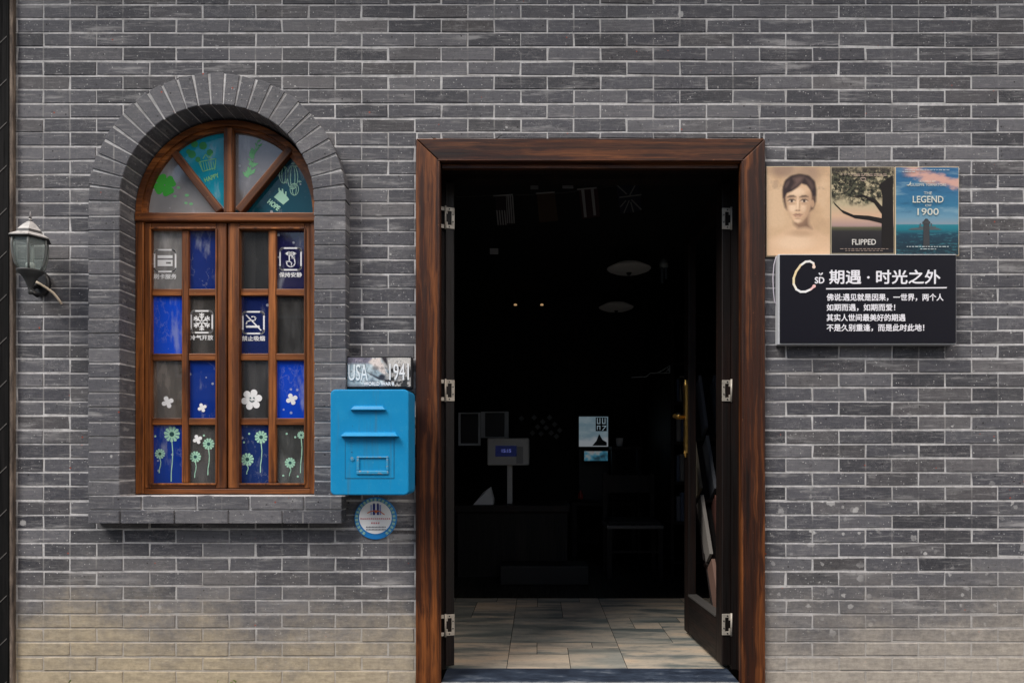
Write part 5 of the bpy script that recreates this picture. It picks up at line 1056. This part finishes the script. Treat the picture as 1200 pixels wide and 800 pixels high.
b.lathe([(4.5*pw, lz(316)), (4.6*pw, lz(309.5)), (4*pw, lz(308.5))], lx, LY, 14); b.build('bulb', flat('white_bulb_glass', (.82, .84, .80), .3), t, smooth=True)
b = MB(); cab = [(43, 330.5), (47, 333), (53, 337), (59, 342), (63, 348), (66, 354.5)]; b.tube([(X(u, -.045), -.05 + i*.008, Z(v, -.045)) for i, (u, v) in enumerate(cab)], .0056, 8)
tag(b.build('cable', flat('cream_cable', (.62, .52, .40), .6), smooth=True), 'short thick cream cable running from the wall lantern down into the brickwork', 'cable')

# ------------------------------------------------------------------ weeds at the foot of the wall
LEAFM = flat('weed_leaf', (.10, .135, .03), .6); DRY = flat('dry_weed', (.20, .15, .06), .7)
for (px, h, n, s, lab, dry) in ((78, .10, 16, .07, 'leftmost low dry weed tuft at the wall foot below the lamp', True), (98, .095, 12, .06, 'small dry weed tuft just right of the leftmost one', True), (272, .118, 20, .045, 'small green weed growing at the wall foot below the window', False), (84, .115, 8, .03, 'thin green weed sprig between the two dry tufts at the wall', False)):
    t = thing('weed', (X(px), -.03, -.11), lab, 'weed', 'weeds at the foot of the wall'); b = MB(); l = MB()
    for q in range(n):
        x0 = X(px) + R.uniform(-s, s)*.4; a = R.uniform(-1, 1); hh = h*R.uniform(.6, 1.05); p0 = Vector((x0, -.03, -.11)); p2 = Vector((x0 + a*s*1.2, -.035 + R.uniform(-.025, .005), -.11 + hh)); p1 = (p0 + p2)/2 + Vector((0, 0, .015))
        b.tube([p0, p1, p2], [.0018, .0014, .0007], 4)
        for k_ in range(4):
            c0 = p1.lerp(p2, k_/3); d = Vector((R.uniform(-1, 1), R.uniform(-.6, .2), R.uniform(-.2, .9))).normalized()*R.uniform(.010, .019); sd = d.orthogonal().normalized()*.0045
            l.face([c0, c0 + d*.5 + sd, c0 + d, c0 + d*.5 - sd])
    b.build('stem', DRY if dry else LEAFM, t); l.build('leaf', DRY if dry else LEAFM, t)

# ------------------------------------------------------------------ unseen overhang, added to darken the wall top; also the house across the street
t = thing('shade_overhang', (0, -.4, 3.75), 'dark overhang added out of view to shade the top of the brick facade', 'shade_overhang')
b = MB(); b.box(-3.4, 3.4, -.38, .3, 3.76, 3.86); b.build('shade_slab', DK, t)
h = thing('house', (0, -13, -.11), 'pale rendered two storey house with dark tiled roof across the street', 'house')
YW = -12.5; HT = 4.6
b = MB(); b.box(-15, 9, YW - 6, YW, -.11, HT); b.build('wall', flat('pale_render', (.45, .42, .38), .85), h)
b = MB(); b.prism([(-15.7, HT + .001), (9.7, HT + .001), (9.7, HT + .14), (-15.7, HT + .14)], YW - 6.7, YW + .8); b.mesh([(-15.7, YW + .8, HT + .14), (9.7, YW + .8, HT + .14), (8.2, YW - 3, HT + 1.0), (-14.2, YW - 3, HT + 1.0), (9.7, YW - 6.7, HT + .14), (-15.7, YW - 6.7, HT + .14)], [(0,1,2,3), (3,2,4,5), (1,4,2), (0,3,5)]); b.build('roof', flat('dark_tile', (.05, .05, .055), .8), h)
for xw in (-12, -9.3, -7.7, -5.6, -2.2, 2.6, 5.2, 7.4):
    for zw in (.9, 2.85):
        b = MB(); b.box(xw - .6, xw + .6, YW - .02, YW + .03, zw, zw + 1.45); w_ = b.build('window', flat('house_window_frame', (.09, .05, .03) if zw < 2 else (.6, .6, .62), .6), h)
        b = MB(); b.box(xw - .52, xw + .52, YW + .031, YW + .035, zw + .08, zw + 1.37); b.build('pane', flat('house_window_pane', (.02, .022, .025), .1), w_)
b = MB(); b.box(-.6, .9, YW - .02, YW + .05, -.1, 2.5); b.build('door', flat('house_door', (.06, .03, .02), .5), h)
b = MB(); b.prism([(-8.9, HT - .6), (-5.9, HT - .6), (-5.9, 6.0), (-7.4, 7.5), (-8.9, 6.0)], YW - 2.6, YW + .25); gb = b.build('gable_wall', bpy.data.materials['pale_render'], h)
b = MB(); b.prism([(-9.3, 5.7), (-7.4, 7.58), (-7.4, 7.76), (-9.35, 5.84)], YW - 2.7, YW + .6); b.build('roof', bpy.data.materials['dark_tile'], h)
b = MB(); b.prism([(-5.5, 5.7), (-7.4, 7.58), (-7.4, 7.76), (-5.45, 5.84)], YW - 2.7, YW + .6); b.build('roof', bpy.data.materials['dark_tile'], h)
